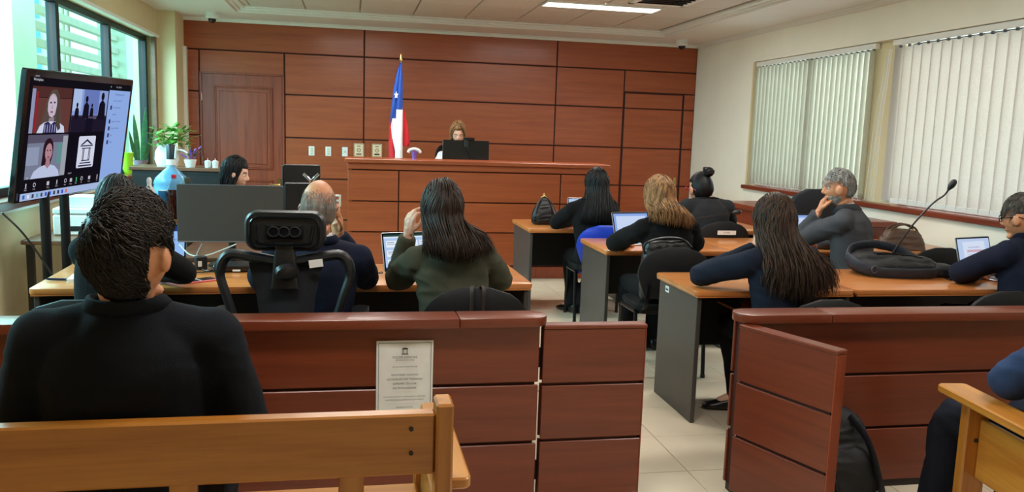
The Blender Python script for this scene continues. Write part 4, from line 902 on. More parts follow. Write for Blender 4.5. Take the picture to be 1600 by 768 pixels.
# ================================================================== PEOPLE TOOLS
def fuse(name, mb, voxel, smooth=6, factor=.5, mat=None, parent=None, wrinkle=None, off=None):
    """one continuous skin over overlapping closed pieces"""
    me = bpy.data.meshes.new(name); V, F = mb.arr(); me.from_pydata([tuple(v) for v in V], [], F)
    bm = bmesh.new(); bm.from_mesh(me); bmesh.ops.recalc_face_normals(bm, faces=bm.faces); bm.to_mesh(me); bm.free()
    o = bpy.data.objects.new(name, me); COL.objects.link(o)
    m = o.modifiers.new('r', 'REMESH'); m.mode = 'VOXEL'; m.voxel_size = voxel; m.use_smooth_shade = True
    s = o.modifiers.new('s', 'SMOOTH'); s.factor = factor; s.iterations = smooth
    dg = bpy.context.evaluated_depsgraph_get(); out = bpy.data.meshes.new_from_object(o.evaluated_get(dg)); bpy.data.objects.remove(o); bpy.data.meshes.remove(me)
    n = len(out.vertices); co = np.empty(n*3); out.vertices.foreach_get('co', co); co = co.reshape(-1, 3)
    if wrinkle is not None:
        no = np.empty(n*3); out.vertices.foreach_get('normal', no); co = co+no.reshape(-1, 3)*wrinkle(co)[:, None]
    if off is not None: co = co-np.asarray(off)
    out.vertices.foreach_set('co', co.ravel()); out.polygons.foreach_set('use_smooth', [True]*len(out.polygons)); out.update(); out.name = name
    return obj(name, out, mat, parent)
def wav(p, k, seed):
    r = np.random.RandomState(seed); s = np.zeros(len(p))
    for i in range(5):
        d = r.normal(size=3); d /= np.linalg.norm(d); e = r.normal(size=3); e /= np.linalg.norm(e)
        s += np.sin(p@d*k*r.uniform(.7, 1.4)+r.uniform(0, 6)+1.6*np.sin(p@e*k*.6+r.uniform(0, 6)))
    return s/5
def cloth_wrinkles(spots, amp, seed):
    """soft folds, deeper round the elbows, armpits and waist"""
    S = [np.asarray(s, float) for s in spots]
    def f(p):
        w_ = np.full(len(p), .35)
        for s in S: w_ += 1.1*np.exp(-((p-s)**2).sum(1)/(2*.075**2))
        a = wav(p*np.array([1, 1, 2.2]), 26, seed); b = wav(p, 12, seed+1)
        return amp*(w_*(1-np.abs(a)*2.2)*.6+.9*b)
    return f
def frame(yaw, pitch=0, roll=0):
    """columns: right, forward, up of something facing +Y turned by yaw (left positive), pitch up, roll"""
    return (Matrix.Rotation(R(yaw), 3, 'Z') @ Matrix.Rotation(R(pitch), 3, 'X') @ Matrix.Rotation(R(roll), 3, 'Y'))
def m4(rot, loc, s=1):
    m = (rot*s).to_4x4(); m.translation = loc; return m
def strands(name, P, r, mat, parent, off=(0, 0, 0), k=4, flat=.6, taper=True):
    """many tapered locks at once.  P: (N,S,3)"""
    P = np.asarray(P, float)-np.asarray(off); N, S, _ = P.shape; r = np.broadcast_to(np.asarray(r, float), (N,))
    T = np.gradient(P, axis=1); T /= np.linalg.norm(T, axis=2, keepdims=True)+1e-9
    c = P[:, :1].mean(0, keepdims=True); up = P-c.mean(1, keepdims=True)-np.array([0, 0, .0]); up[..., 2] *= .3
    B = np.cross(T, up); B /= np.linalg.norm(B, axis=2, keepdims=True)+1e-9; U = np.cross(B, T)
    f = np.linspace(0, 1, S); pr = (np.minimum(1, .45+f*4)*np.minimum(1, .12+(1-f)*2.6) if taper else np.ones(S))
    rad = r[:, None]*pr[None]; ang = 2*PI*np.arange(k)/k
    V = (P[:, :, None]+rad[:, :, None, None]*(np.cos(ang)[None, None, :, None]*B[:, :, None]+flat*np.sin(ang)[None, None, :, None]*U[:, :, None])).reshape(-1, 3)
    i, s, j = np.meshgrid(np.arange(N), np.arange(S-1), np.arange(k), indexing='ij'); b = (i*S+s)*k; jn = (j+1) % k
    Q = np.stack([b+j, b+jn, b+k+jn, b+k+j], -1).reshape(-1, 4)
    ii = np.arange(N); capA = ((ii*S)[:, None]*k+np.arange(k)[::-1][None]); capB = ((ii*S+S-1)[:, None]*k+np.arange(k)[None])
    if k == 4: Q = np.concatenate([Q, capA, capB])
    me = bpy.data.meshes.new(name); me.vertices.add(len(V)); me.vertices.foreach_set('co', V.ravel().astype(np.float32))
    me.loops.add(Q.size); me.loops.foreach_set('vertex_index', Q.ravel().astype(np.int32)); me.polygons.add(len(Q))
    me.polygons.foreach_set('loop_start', (np.arange(len(Q))*4).astype(np.int32)); me.polygons.foreach_set('use_smooth', np.ones(len(Q), bool)); me.update(calc_edges=True); me.validate()
    return obj(name, me, mat, parent)

def head_shape(d):
    """unit directions -> head surface, x right, y forward, z up, centre between the ears at eye height"""
    x, y, z = d[:, 0], d[:, 1], d[:, 2]; f = np.clip(-z, 0, 1)
    X = .075*x*(1-.30*f**2); Y = np.where(y > 0, .094*y*(1-.06*f**2), .100*y*(1-.55*f**1.5)); Z = np.where(z > 0, .120*z, .116*z)
    front = np.clip(y, 0, 1)**2
    for s in (-1, 1): Y = Y-.012*front*np.exp(-(((X-s*.032)/.016)**2+((Z-.004)/.012)**2))
    Y = Y+.005*front*np.exp(-((Z-.027)/.010)**2)*np.exp(-(X/.05)**2)+.004*front*np.exp(-((Z+.03)/.02)**2)*np.exp(-((np.abs(X)-.04)/.018)**2)
    return np.stack([X, Y, Z], 1)
def sphere_dirs(nu, nv):
    V = [(0, 0, -1)]
    for i in range(1, nv):
        t = PI*i/nv
        for j in range(nu): V.append((math.sin(t)*math.cos(2*PI*j/nu), math.sin(t)*math.sin(2*PI*j/nu), -math.cos(t)))
    V.append((0, 0, 1)); F = []
    for j in range(nu): F.append((0, 1+(j+1) % nu, 1+j))
    for i in range(nv-2):
        for j in range(nu): a = 1+i*nu+j; b = 1+i*nu+(j+1) % nu; F.append((a, b, b+nu, a+nu))
    e = len(V)-1
    for j in range(nu): F.append((e, 1+(nv-2)*nu+j, 1+(nv-2)*nu+(j+1) % nu))
    return np.array(V), F
SD, SF = sphere_dirs(40, 30)
def head_pieces(mb, m):
    mb.add(head_shape(SD), SF, m)
    mb.tube([(0, .082, .022), (0, .094, .004), (0, .107, -.022), (0, .104, -.033)], [.008, .010, .013, .009], 8, m)
    for s in (-1, 1):
        mb.ball((s*.011, .094, -.030), (.009, .010, .008), 8, 6, m); mb.ball((s*.080, -.010, -.012), (.011, .023, .034), 12, 8, m @ Matrix.Rotation(R(s*20), 4, 'Z'))
    mb.tube([(-.024, .080, -.060), (-.010, .090, -.056), (0, .090, -.058), (.010, .090, -.056), (.024, .080, -.060)], [.003, .0055, .005, .0055, .003], 8, m)
    mb.tube([(-.022, .079, -.064), (0, .088, -.069), (.022, .079, -.064)], [.003, .0065, .003], 8, m); mb.ball((0, .074, -.098), (.026, .020, .017), 10, 7, m)
def face_details(m, par, off, brow='hair_dark', lids=0.0):
    o_ = Matrix.Translation(-Vector(off)) @ m
    for s in (-1, 1):
        MB().ball((s*.032, .074, .004), (.0125, .0115, .0095-.004*lids), 12, 8, o_).build('eye', 'eye_white', par)
        MB().ball((s*.032, .0835, .003), (.0055, .003, .0055-.003*lids), 10, 6, o_).build('iris', 'iris', par)
        MB().tube(spline([(s*.015, .087, .023), (s*.032, .088, .029), (s*.052, .074, .023)], 4), .0038, 6, o_, True, 1, .8).build('eyebrow', brow, par)
    MB().tube([(-.022, .0825, -.060), (0, .0935, -.060), (.022, .0825, -.060)], [.002, .004, .002], 6, o_).build('lips', 'lips', par)
def spectacles(m, par, off, mat='plastic_gloss'):
    o_ = Matrix.Translation(-Vector(off)) @ m; mb = MB()
    for s in (-1, 1):
        c = [(s*.034+.024*math.cos(a), .102, .004+.019*math.sin(a)) for a in np.linspace(0, 2*PI, 19)]; mb.tube(c, .0022, 6, o_)
        mb.tube([(s*.058, .102, .008), (s*.078, .092, .008), (s*.083, .0, .004), (s*.082, -.03, -.012)], .0024, 6, o_)
    mb.tube([(-.010, .103, .006), (0, .106, .009), (.010, .103, .006)], .002, 6, o_); g_ = mb.build('spectacles', mat, par)
    for s in (-1, 1): MB().ball((s*.034, .102, .004), (.023, .0012, .018), 14, 6, o_).build('lens', 'spectacle_lens', g_)
def hand_pieces(mb, wrist, d, pn, side, curl=.45, s=1.0, pinch=False):
    w_, d, pn = Vector(wrist), Vector(d).normalized(), Vector(pn); pn = (pn-d*pn.dot(d)).normalized(); th = pn.cross(d)*(-side)
    mb.tube([w_-d*.05, w_, w_+d*.025], [.026*s, .025*s, .027*s], 10, None, True, 1, .75, pn)
    for i, (o, L) in enumerate(((.030, .072), (.010, .080), (-.010, .074), (-.029, .058))):
        b = w_+th*o*s+d*(.088-.008*abs(i-1))*s; mb.tube([w_+th*o*.7*s, b], [.014*s, .0125*s], 8); c = curl*(1.0 if not (pinch and i == 0) else 1.25); p = [b]; a = 0
        for f, da in ((.42, .55), (.33, .9), (.25, .7)):
            a += c*da; p.append(p[-1]+(d*math.cos(a)+pn*math.sin(a)+th*(.12*(1.5-i)*(.3 if curl > .5 else 1)))*L*f*s)
        mb.tube(spline(p, 3), np.linspace(.0098, .0072, 3*3+1)*s, 8)
    p = [w_+th*.018*s+d*.015*s, w_+th*.042*s+d*.040*s+pn*.012*s, w_+th*.050*s+d*.070*s+pn*.028*s, w_+th*(.038 if pinch else .046)*s+d*.095*s+pn*.042*s]
    mb.tube(spline(p, 3), np.linspace(.0135, .0085, 10)*s, 8)
    mb.tube([w_+th*.012*s+d*.02*s, w_+d*.055*s+pn*.006*s], [.02*s, .024*s], 8)
def ell_ring(c, r_, f_, a, b, k=22, e=.85):
    out = []
    for j in range(k):
        t = 2*PI*j/k; cs, sn = math.cos(t), math.sin(t); out.append(tuple(c+r_*(a*math.copysign(abs(cs)**e, cs))+f_*(b*math.copysign(abs(sn)**e, sn))))
    return out
def person(label, hip, chest, head, yaw=0, hyaw=None, hpitch=0, hroll=0, sw=.17, s=1.0, hs=1.0, L=None, Rr=None, jacket='suit_black', trousers='suit_black', skin='skin', legs=None, shirt=None, face=False, brow='hair_dark', vox=.0075, jv=.009, amp=.004, seed=1, collar=True, spec=None, lids=0, girth=1.0, zfloor=0.0):
    hip, chest, head = Vector(hip), Vector(chest), Vector(head); root = Vector((hip.x, hip.y, zfloor)); off = tuple(root)
    t = thing('person', label, 'person', root); F3 = frame(yaw); r_, f_ = F3 @ Vector((1, 0, 0)), F3 @ Vector((0, 1, 0))
    up = (chest-hip).normalized(); fw = (f_-up*f_.dot(up)).normalized(); rt = fw.cross(up)
    H3 = frame(yaw if hyaw is None else hyaw, hpitch, hroll); HM = m4(H3, head, hs); nk = chest+up*.088*s+fw*.005; nt = head+H3 @ Vector((0, -.022, -.075))*hs
    sh = {-1: chest-rt*sw+up*.004*s, 1: chest+rt*sw+up*.004*s}
    if legs is None: legs = {}
    g = girth
    # ---- body: one continuous skin
    mb = MB(); head_pieces(mb, HM); mb.tube([nk-up*.05, nk, (nk+nt)/2, nt], [.052*s, .054*s, .053*s, .055*s], 14)
    def torso(mb, e, st, k=1): mb.rings([ell_ring(hip+(chest-hip)*q+fw*(y*s), rt, fw, (a*s*g+e)*k, (b*s*g+e)*k) for q, a, b, y in st])
    TS = [(-.10, .165, .125, .0), (.05, .175, .130, 0), (.3, .155, .115, .005), (.6, .165, .115, -.005), (.85, .168, .112, -.012), (1.0, .148, .100, -.012), (1.10, .105, .082, -.006), (1.18, .078, .070, .0)]
    torso(mb, -.042, TS)
    arms = {}
    for sd, A in ((-1, L), (1, Rr)):
        if A is None: A = dict(el=chest+rt*sd*(sw+.06)-up*.27+fw*.05, wr=hip+fw*.3+rt*sd*.12+Vector((0, 0, .04)))
        el, wr = Vector(A['el']), Vector(A['wr']); arms[sd] = (el, wr); mb.tube([sh[sd]-up*.02, el, wr], [.030*s, .032*s, .024*s], 10); mb.tube([chest-up*.02, sh[sd]-up*.02], [.04*s, .030*s], 10)
        hand_pieces(mb, wr, A.get('hd', wr-el), A.get('pn', (0, 0, -1)), sd, A.get('curl', .5), .98*s, A.get('pinch', False))
    J = {}
    for sd, nm in ((-1, 'L'), (1, 'R')):
        hj = hip+rt*sd*.09*s-up*.02; kn = Vector(legs.get('k'+nm, hip+f_*.43*s+r_*sd*.11*s+Vector((0, 0, -.02)))); an = Vector(legs.get('a'+nm, Vector((kn.x, kn.y, zfloor+.10))+f_*.02)); td = Vector(legs.get('t'+nm, f_)).normalized()
        J[sd] = (hj, kn, an, td); mb.tube([hj, kn, an], [.068*s, .046*s, .030*s], 10); mb.tube([an, Vector((an.x, an.y, zfloor+.045))+td*.10], [.03, .024], 8)
    body = fuse('body', mb, vox, 4, .5, skin, t, None, off)
    # ---- trousers
    mb = MB(); mb.ball(tuple(hip), (.17*s*g, .15*s*g, .12*s), 16, 10)
    for sd in (-1, 1):
        hj, kn, an, td = J[sd]; mid = (hj+kn)/2; shn = (kn+an)/2-fw*.015
        mb.tube([hj, mid, kn+(kn-hj).normalized()*.005, kn+(an-kn)*.12, shn, an, an+(an-kn).normalized()*.045], [.098*s*g, .088*s*g, .066*s, .066*s, .062*s, .056*s, .054*s], 14)
    fuse('trousers', mb, .011, 6, .5, trousers, t, cloth_wrinkles([J[-1][1], J[1][1], hip], amp, seed+9), off)
    for sd in (-1, 1):
        an, td = J[sd][2], J[sd][3]; z0 = zfloor; b = Vector((an.x, an.y, z0)); sdv = Vector((-td.y, td.x, 0)); rg = []
        for q, wd, h in ((-.07, .026, .055), (-.05, .034, .09), (0, .036, .10), (.06, .036, .068), (.12, .042, .048), (.165, .034, .036), (.185, .014, .02)):
            rg.append([tuple(b+td*q+sdv*(wd*math.cos(a))+Vector((0, 0, .004+h*.5+h*.5*math.sin(a)))) for a in np.linspace(0, 2*PI, 13)[:-1]])
        v = MB(); v.rings([[tuple(Vector(p)-root) for p in r1] for r1 in rg]); v.build('shoe', 'shoe_leather', t, 0, 1, True, 70)
    # ---- jacket
    mb = MB(); torso(mb, .004, [(-.16, .178, .135, 0)]+TS[1:])
    for sd in (-1, 1):
        el, wr = arms[sd]; mb.tube([nk-up*.045*s+rt*sd*.015, nk*.55+sh[sd]*.45-up*.022*s, sh[sd]-up*.004*s], [.066*s, .064*s, .066*s*g], 14); mb.ball(tuple(sh[sd]), .067*s*g, 14, 10)
        a1 = sh[sd]*.5+el*.5; a2 = el*.5+wr*.5; w2 = wr-(wr-el).normalized()*.015
        mb.tube(spline([sh[sd]-up*.01, a1, el, a2, w2], 5), np.interp(np.linspace(0, 1, 21), [0, .25, .5, .75, 1], [.068*s*g, .066*s*g, .060*s*g, .051*s, .043*s]), 14)
        mb.ball(tuple(el), .058*s*g, 12, 8)
    mb.tube([nk-up*.04, nk+(nt-nk)*.18], [.084*s, .071*s], 16)
    spots = [arms[-1][0], arms[1][0], sh[-1]-up*.08, sh[1]-up*.08, hip+(chest-hip)*.25-fw*.1]
    jk = fuse('jacket', mb, jv, 11, .5, jacket, t, cloth_wrinkles(spots, amp, seed), off)
    nd = (nt-nk).normalized(); 
    if collar:
        c = nk-up*.004+nd*.012-root; rg = []
        for o_, h_ in ((.000, -.02), (.003, .022), (.008, .030), (.015, .026), (.024, .004), (.029, -.018), (.024, -.022)):
            row = []
            for j in range(40):
                a = 2*PI*j/40; fr = max(0, math.sin(a)); rr_ = .0600+o_; row.append(tuple(c+rt*((rr_*1.06+.004*fr)*s*math.cos(a))+fw*(rr_*s*math.sin(a)*(.97+.25*fr)+.002)+nd*(h_*s)-up*(.05*fr*fr)))
            rg.append(row)
        MB().rings(rg, True, False).build('collar', jacket, t, 0, 1, True, 70)
    if shirt: 
        c = nk+nd*.03; MB().tube([tuple(c+rt*(.060*s*math.cos(a))+fw*(.055*s*math.sin(a))-up*(.02*max(0, math.sin(a)))-root) for a in np.linspace(0, 2*PI, 25)], .007, 8, None, True, .7, 2.2, tuple(nd)).build('shirt_collar', shirt, t)
    if face: face_details(HM, t, off, brow, lids)
    if spec: spectacles(HM, t, off, spec)
    return t, HM, off

# ---- hair
def sstep(x, a, b): q_ = np.clip((x-a)/(b-a), 0, 1); return q_*q_*(3-2*q_)
def hair_mask(d, front=.42, nape=-.62, side=-.30, temple=.18, ear=False):
    x, y, z = d[:, 0], d[:, 1], d[:, 2]
    top = sstep(z, front-.10, front+.06); back = sstep(-y, -.05, .12)*sstep(z, nape-.1, nape+.08); sd = sstep(-y, -temple-.1, -temple+.06)*sstep(z, side-.12, side+.06)
    m = np.maximum(np.maximum(top, back), sd)
    if ear: m = m*(1-sstep(np.abs(x), .70, .80)*sstep(y, -.40, -.28)*(1-sstep(z, .10, .20))*sstep(z, -.62, -.5))
    return m
def hair_cap(t, HM, off, mat, thick=.12, mask=None, bumpy=.02, seed=3, name='hair'):
    d, F = sphere_dirs(56, 40); m = hair_mask(d) if mask is None else mask(d)
    k = .88+m*(.12+thick*(1+bumpy*8*wav(d, 9, seed))); P = head_shape(d)*k[:, None]
    mb = MB(); mb.add(P, F, Matrix.Translation(-Vector(off)) @ HM); return mb.build(name, mat, t, 0, 1, True, 180)
def short_strands(t, HM, off, mat, n, whorl, length, thick, r, mask=None, seed=5, S=7, name='hair_locks', curl=.0, flow=None, lift=.6, ears=False):
    rs = np.random.RandomState(seed); wd = np.array(whorl, float); wd /= np.linalg.norm(wd); d = rs.normal(size=(n*3, 3)); d /= np.linalg.norm(d, axis=1, keepdims=True)
    m = hair_mask(d) if mask is None else mask(d); d = d[m > .55][:n]; N = len(d); f = np.linspace(0, 1, S)
    if flow is None: tn = d-wd*(d@wd)[:, None]; tn = tn-d*(tn*d).sum(1, keepdims=True)
    else: tn = np.array([flow(q_) for q_ in d]); tn = tn-d*(tn*d).sum(1, keepdims=True)
    tn /= np.linalg.norm(tn, axis=1, keepdims=True)+1e-6; tn += .14*rs.normal(size=(N, 3))+.8*np.stack([wav(d, 7, seed+20+q_) for q_ in range(3)], 1); sdv = np.cross(d, tn)
    Ln = length*rs.uniform(.6, 1.3, N)/.1; ph = rs.uniform(0, .8, N)+5*wav(d, 8, seed+31); cl = 1+.35*wav(d, 10, seed+40); P = []
    for q_ in f:
        dd = d+tn*(Ln*q_)[:, None]+sdv*(curl*np.sin(ph+q_*5)*q_)[:, None]; dd /= np.linalg.norm(dd, axis=1, keepdims=True)
        k = 1+thick*(.55+lift*math.sin(PI*min(1, q_*.9+.1))*rs.uniform(.7, 1.3, N)*cl+.15*rs.uniform(-1, 1, N)); P.append(head_shape(dd)*k[:, None])
    P = np.stack(P, 1); a = np.array(HM)
    if ears: P = P[~((np.abs(P[..., 0]) > .056) & (P[..., 2] < .012) & (P[..., 2] > -.055) & (P[..., 1] > -.032) & (P[..., 1] < .022)).any(1)]; N = len(P)
    P = P@a[:3, :3].T+a[:3, 3]
    return strands(name, P, r*rs.uniform(.6, 1.3, N), mat, t, off)
def long_hair(t, HM, off, mat, end, n=420, S=18, part=.0, wave=0.0, r=.0045, seed=2, spread=108, vol=.10, hem_jit=.03, name='hair', bulge=(0, -.03, 0), base=90, wl=22, drop=-3):
    """hair combed from a parting over the skull and falling to end(u, w): u across -1..1, w layer 0..1, in world space"""
    rs = np.random.RandomState(seed); a = np.array(HM)
    def paths(N, layer, th):
        u = th/spread; y0 = rs.uniform(-.75, .55, N); P = []
        d0 = np.stack([part+.06*np.sign(u+1e-6)+0*u, y0, np.sqrt(np.clip(1-part**2-y0**2, .05, 1))], 1); d0 /= np.linalg.norm(d0, axis=1, keepdims=True)
        thr = np.radians(th); es = np.radians(drop+rs.uniform(-4, 4, N)); d1 = np.stack([np.sin(thr)*np.cos(es), -np.cos(thr)*np.cos(es), np.sin(es)], 1)
        m = S//2
        for q_ in np.linspace(0, 1, m):
            om = np.arccos(np.clip((d0*d1).sum(1), -.999, .999)); dd = (np.sin((1-q_)*om)/np.sin(om))[:, None]*d0+(np.sin(q_*om)/np.sin(om))[:, None]*d1
            P.append(head_shape(dd)*(1+.05+vol*layer*(.3+.7*math.sin(PI*min(1, .15+q_*.7))))[:, None])
        P = np.stack(P, 1)@a[:3, :3].T+a[:3, 3]; A = P[:, -1]; tg = P[:, -1]-P[:, -2]; tg /= np.linalg.norm(tg, axis=1, keepdims=True)
        E = np.array([end(uu, ll) for uu, ll in zip(u, layer)]); E[:, 2] += rs.uniform(-hem_jit, hem_jit, N); E[:, :2] += rs.normal(size=(N, 2))*.006
        ln = np.linalg.norm(E-A, axis=1, keepdims=True); C1 = A+tg*ln*.3; C2 = E+np.array([0, 0, 1.0])*ln*.35+np.array(bulge); Q = []
        for q_ in np.linspace(0, 1, S-m+1)[1:]: Q.append((1-q_)**3*A+3*(1-q_)**2*q_*C1+3*(1-q_)*q_*q_*C2+q_**3*E)
        P = np.concatenate([P, np.stack(Q, 1)], 1)
        if wave:
            f = np.linspace(0, 1, S); ph = rs.uniform(0, 6.28, N)+3*u; sd = np.array([a[0, 0], a[1, 0], 0]); sd = sd/np.linalg.norm(sd)
            P += (wave*np.clip(f-.25, 0, 1)[None, :]*np.sin(ph[:, None]+wl*f[None, :]*.5))[..., None]*sd; P[..., 1] += wave*.6*np.clip(f-.25, 0, 1)[None, :]*np.cos(ph[:, None]+wl*f[None, :]*.5)
        return P
    th = np.linspace(-spread, spread, base); P0 = paths(base, np.full(base, .0), th); N = n; th = rs.uniform(-spread, spread, N); P1 = paths(N, rs.uniform(.15, 1, N)**.7, th)
    P = np.concatenate([P0, P1]); rr_ = np.concatenate([np.full(base, .010), r*rs.uniform(.6, 1.4, N)])
    return strands(name, P, rr_, mat, t, off, 4, .55)

# ================================================================== THE PEOPLE
# man on the bench, nearest the camera
t, HM, off = person('man in black jacket with dark tousled hair sitting on the near bench, back turned', (-.525, 2.09, .51), (-.525, 2.07, .972), (-.508, 2.04, 1.196), 0, -27, -2, 0, .190, 1.08, 1.05,
    dict(el=(-.785, 2.08, .67), wr=(-.68, 2.33, .56)), dict(el=(-.255, 2.10, .67), wr=(-.37, 2.35, .56)), 'suit_navy', 'trouser_navy', 'skin_warm', None, None, False, vox=.006, jv=.008, amp=.006, seed=11, girth=1.07)
def mk(d):
    x, y, z = np.abs(d[:, 0]), d[:, 1], d[:, 2]; m = np.maximum(hair_mask(d, .33, -.88, -.30, .13), sstep(x, .5, .65)*(1-sstep(y, .36, .46))*sstep(z, -.22, -.08)*sstep(y, -.1, .0))
    return m*(1-sstep(x, .72, .82)*sstep(y, -.36, -.24)*(1-sstep(y, .10, .20))*(1-sstep(z, .10, .20))*sstep(z, -.62, -.5))
hair_cap(t, HM, off, 'hair_dark', .17, mk, .05, 4); whorl = (-.42, -.72, .52)
short_strands(t, HM, off, 'hair_dark', 5200, whorl, .06, .19, .0019, mk, 6, 8, 'hair_locks', .07, None, .45, True)
short_strands(t, HM, off, 'hair_ash', 1300, whorl, .06, .21, .0016, lambda d: mk(d)*(d[:, 2] > .2), 8, 8, 'hair_top', .07, None, .5, True)

# left desk
t, HM, off = person('person with dark hair in black at the left desk, mostly hidden behind the near man', (-1.02, 3.72, .52), (-1.0, 3.80, .93), (-1.012, 3.86, 1.135), -6, -10, -12, 0, .14, .94, 1.0,
    dict(el=(-1.13, 4.02, .78), wr=(-1.06, 4.26, .75)), dict(el=(-.765, 4.02, .80), wr=(-.93, 4.22, .76)), 'suit_black', 'suit_black', seed=21)
hair_cap(t, HM, off, 'hair_black', .12); long_hair(t, HM, off, 'hair_black', lambda u, l: (-1.01+.13*u, 3.72-.03*l+.06*u*u, .96), 300, 16, .0, .006)
t, HM, off = person('balding grey man in dark blue suit on the mesh chair, hand at his face', (-.15, 3.86, .53), (-.145, 3.83, .90), (-.142, 3.80, 1.138), -4, -8, -10, 0, .185, 1.02, 1.05,
    dict(el=(-.42, 4.02, .77), wr=(-.20, 4.20, .75)), dict(el=(.075, 4.06, .77), wr=(-.06, 3.99, 1.00), hd=(-.1, -.15, 1), pn=(-.6, -.6, 0), curl=.7), 'suit_blue', 'suit_blue', 'skin_warm', None, 'shirt_white', True, 'hair_stubble', seed=31, vox=.005, amp=.007, spec='plastic_gloss')
_cr = np.random.RandomState(77)
cm = lambda d: (np.clip(sstep(-d[:, 1], -.25, .05)*sstep(d[:, 2], -.72, -.55)*(1-sstep(d[:, 2], .05, .72)), 0, 1) > _cr.uniform(0, .95, len(d))).astype(float)
short_strands(t, HM, off, 'hair_stubble', 4200, (0, 0, 1), .012, .012, .0009, cm, 9, 5, 'hair_fringe', 0, None, .9)
t, HM, off = person('woman in olive blazer with long brown hair at the laptop, left hand raised', (.49, 3.74, .52), (.462, 3.76, .915), (.418, 3.77, 1.128), 2, 8, -6, 0, .162, .98, 1.06,
    dict(el=(.225, 3.99, .775), wr=(.272, 3.90, 1.01), hd=(.12, -.02, 1), pn=(.8, .5, 0), curl=.75, pinch=True), dict(el=(.735, 3.98, .77), wr=(.52, 4.18, .75)), 'suit_olive', 'suit_black', 'skin_light', seed=41, amp=.010, jv=.008, vox=.0048)
hair_cap(t, HM, off, 'hair_brown', .16)
long_hair(t, HM, off, 'hair_brown', lambda u, l: (.470+.150*u+.02*max(0, u), 3.60-.035*l+.05*u*u, .935+.03*u*u), 800, 20, .02, .004, .0042, 3, 112, .26, .02)

# right side, far row
t, HM, off = person('woman in black with long straight black hair on the blue chair', (1.985, 6.40, .52), (1.95, 6.46, .91), (2.0, 6.50, 1.09), 2, 10, -12, 0, .165, .98, 1.06,
    dict(el=(1.70, 6.64, .77), wr=(1.88, 6.86, .75)), dict(el=(2.24, 6.66, .77), wr=(2.12, 6.86, .75)), 'suit_black', 'suit_black', legs=dict(kL=(1.87, 6.80, .47), aL=(1.86, 6.62, .10), tL=(-.45, .9, 0), kR=(2.1, 6.82, .47), aR=(1.93, 6.55, .10), tR=(-.3, .9, 0)), seed=51)
hair_cap(t, HM, off, 'hair_black', .16); long_hair(t, HM, off, 'hair_black', lambda u, l: (1.995+.17*u, 6.315-.03*l+.05*u*u, .80), 520, 18, .0, .0, .0045, 5, 105, .25, .02)
t, HM, off = person('woman in dark grey suit with hair in a bun, in the far row', (2.95, 6.36, .52), (2.95, 6.42, .93), (2.905, 6.47, 1.09), 4, 22, -4, 0, .185, 1.02, 1.10,
    dict(el=(2.62, 6.62, .79), wr=(2.80, 6.86, .75)), dict(el=(3.25, 6.62, .79), wr=(3.06, 6.86, .75)), 'suit_dark_grey', 'suit_black', face=True, seed=61, spec='red_cap', girth=1.08)
hair_cap(t, HM, off, 'hair_black', .12); bun = (.012, -.070, .128)
short_strands(t, HM, off, 'hair_black', 420, (0, .8, .2), .07, .09, .004, None, 12, 7, 'hair_locks', .0, lambda d: np.array([0, -.25, 1.2])-d, .2)
ob = Matrix.Translation(-Vector(off)) @ HM; mb = MB(); mb.ball(bun, (.042, .040, .038), 18, 12, ob)
for k in range(9): a0 = k*.7; mb.tube([(bun[0]+.040*math.cos(s)*math.cos(a0*.2), bun[1]+.038*math.sin(s), bun[2]+.020*math.sin(s+a0)+.012*math.cos(a0)) for s in np.linspace(0, 5.2, 14)], .008, 6, ob)
mb.build('hair_bun', 'hair_black', t)
# middle row
t, HM, off = person('woman in black blazer with brown-blond hair, at the pale blue laptop', (2.05, 4.98, .52), (2.035, 5.03, .915), (1.99, 5.07, 1.11), 3, 14, -16, 4, .165, .98, 1.06,
    dict(el=(1.765, 5.28, .785), wr=(1.93, 5.52, .75)), dict(el=(2.34, 5.24, .785), wr=(2.2, 5.52, .75)), 'suit_black', 'suit_black', seed=71, amp=.008)
hair_cap(t, HM, off, 'hair_blond', .15); long_hair(t, HM, off, 'hair_blond', lambda u, l: (2.045+.15*u, 4.90-.035*l+.07*u*u, .97-.02*u), 520, 18, .03, .009, .0045, 7, 115, .25, .035)
t, HM, off = person('grey-haired bearded man in charcoal suit turned to the left, hand over mouth', (3.46, 5.06, .53), (3.425, 5.12, .965), (3.335, 5.14, 1.198), 42, 74, -4, 0, .19, 1.06, 1.02,
    dict(el=(3.20, 5.38, .80), wr=(3.235, 5.20, 1.03), hd=(.25, -.12, 1), pn=(.75, -.3, -.2), curl=.85), dict(el=(3.62, 5.40, .80), wr=(3.42, 5.52, .75)), 'suit_charcoal', 'suit_charcoal', 'skin_warm', None, 'shirt_white', True, 'hair_grey', seed=81, lids=.5, vox=.005, amp=.011, girth=1.05)
gm = lambda d: hair_mask(d, .50, -.50, -.18, .02, True)
hair_cap(t, HM, off, 'hair_grey', .13, gm, .04, 6); short_strands(t, HM, off, 'hair_grey', 2200, (0, .75, .66), .055, .16, .0018, gm, 14, 7, 'hair_locks', .05, None, .45, True)
hair_cap(t, HM, off, 'hair_grey', .022, lambda d: sstep(d[:, 1], -.15, .05)*sstep(-d[:, 2], .28, .46)*(1-sstep(d[:, 1], .80, .92)*(d[:, 2] > -.62)*(d[:, 2] < -.5)), .05, 7, 'beard')
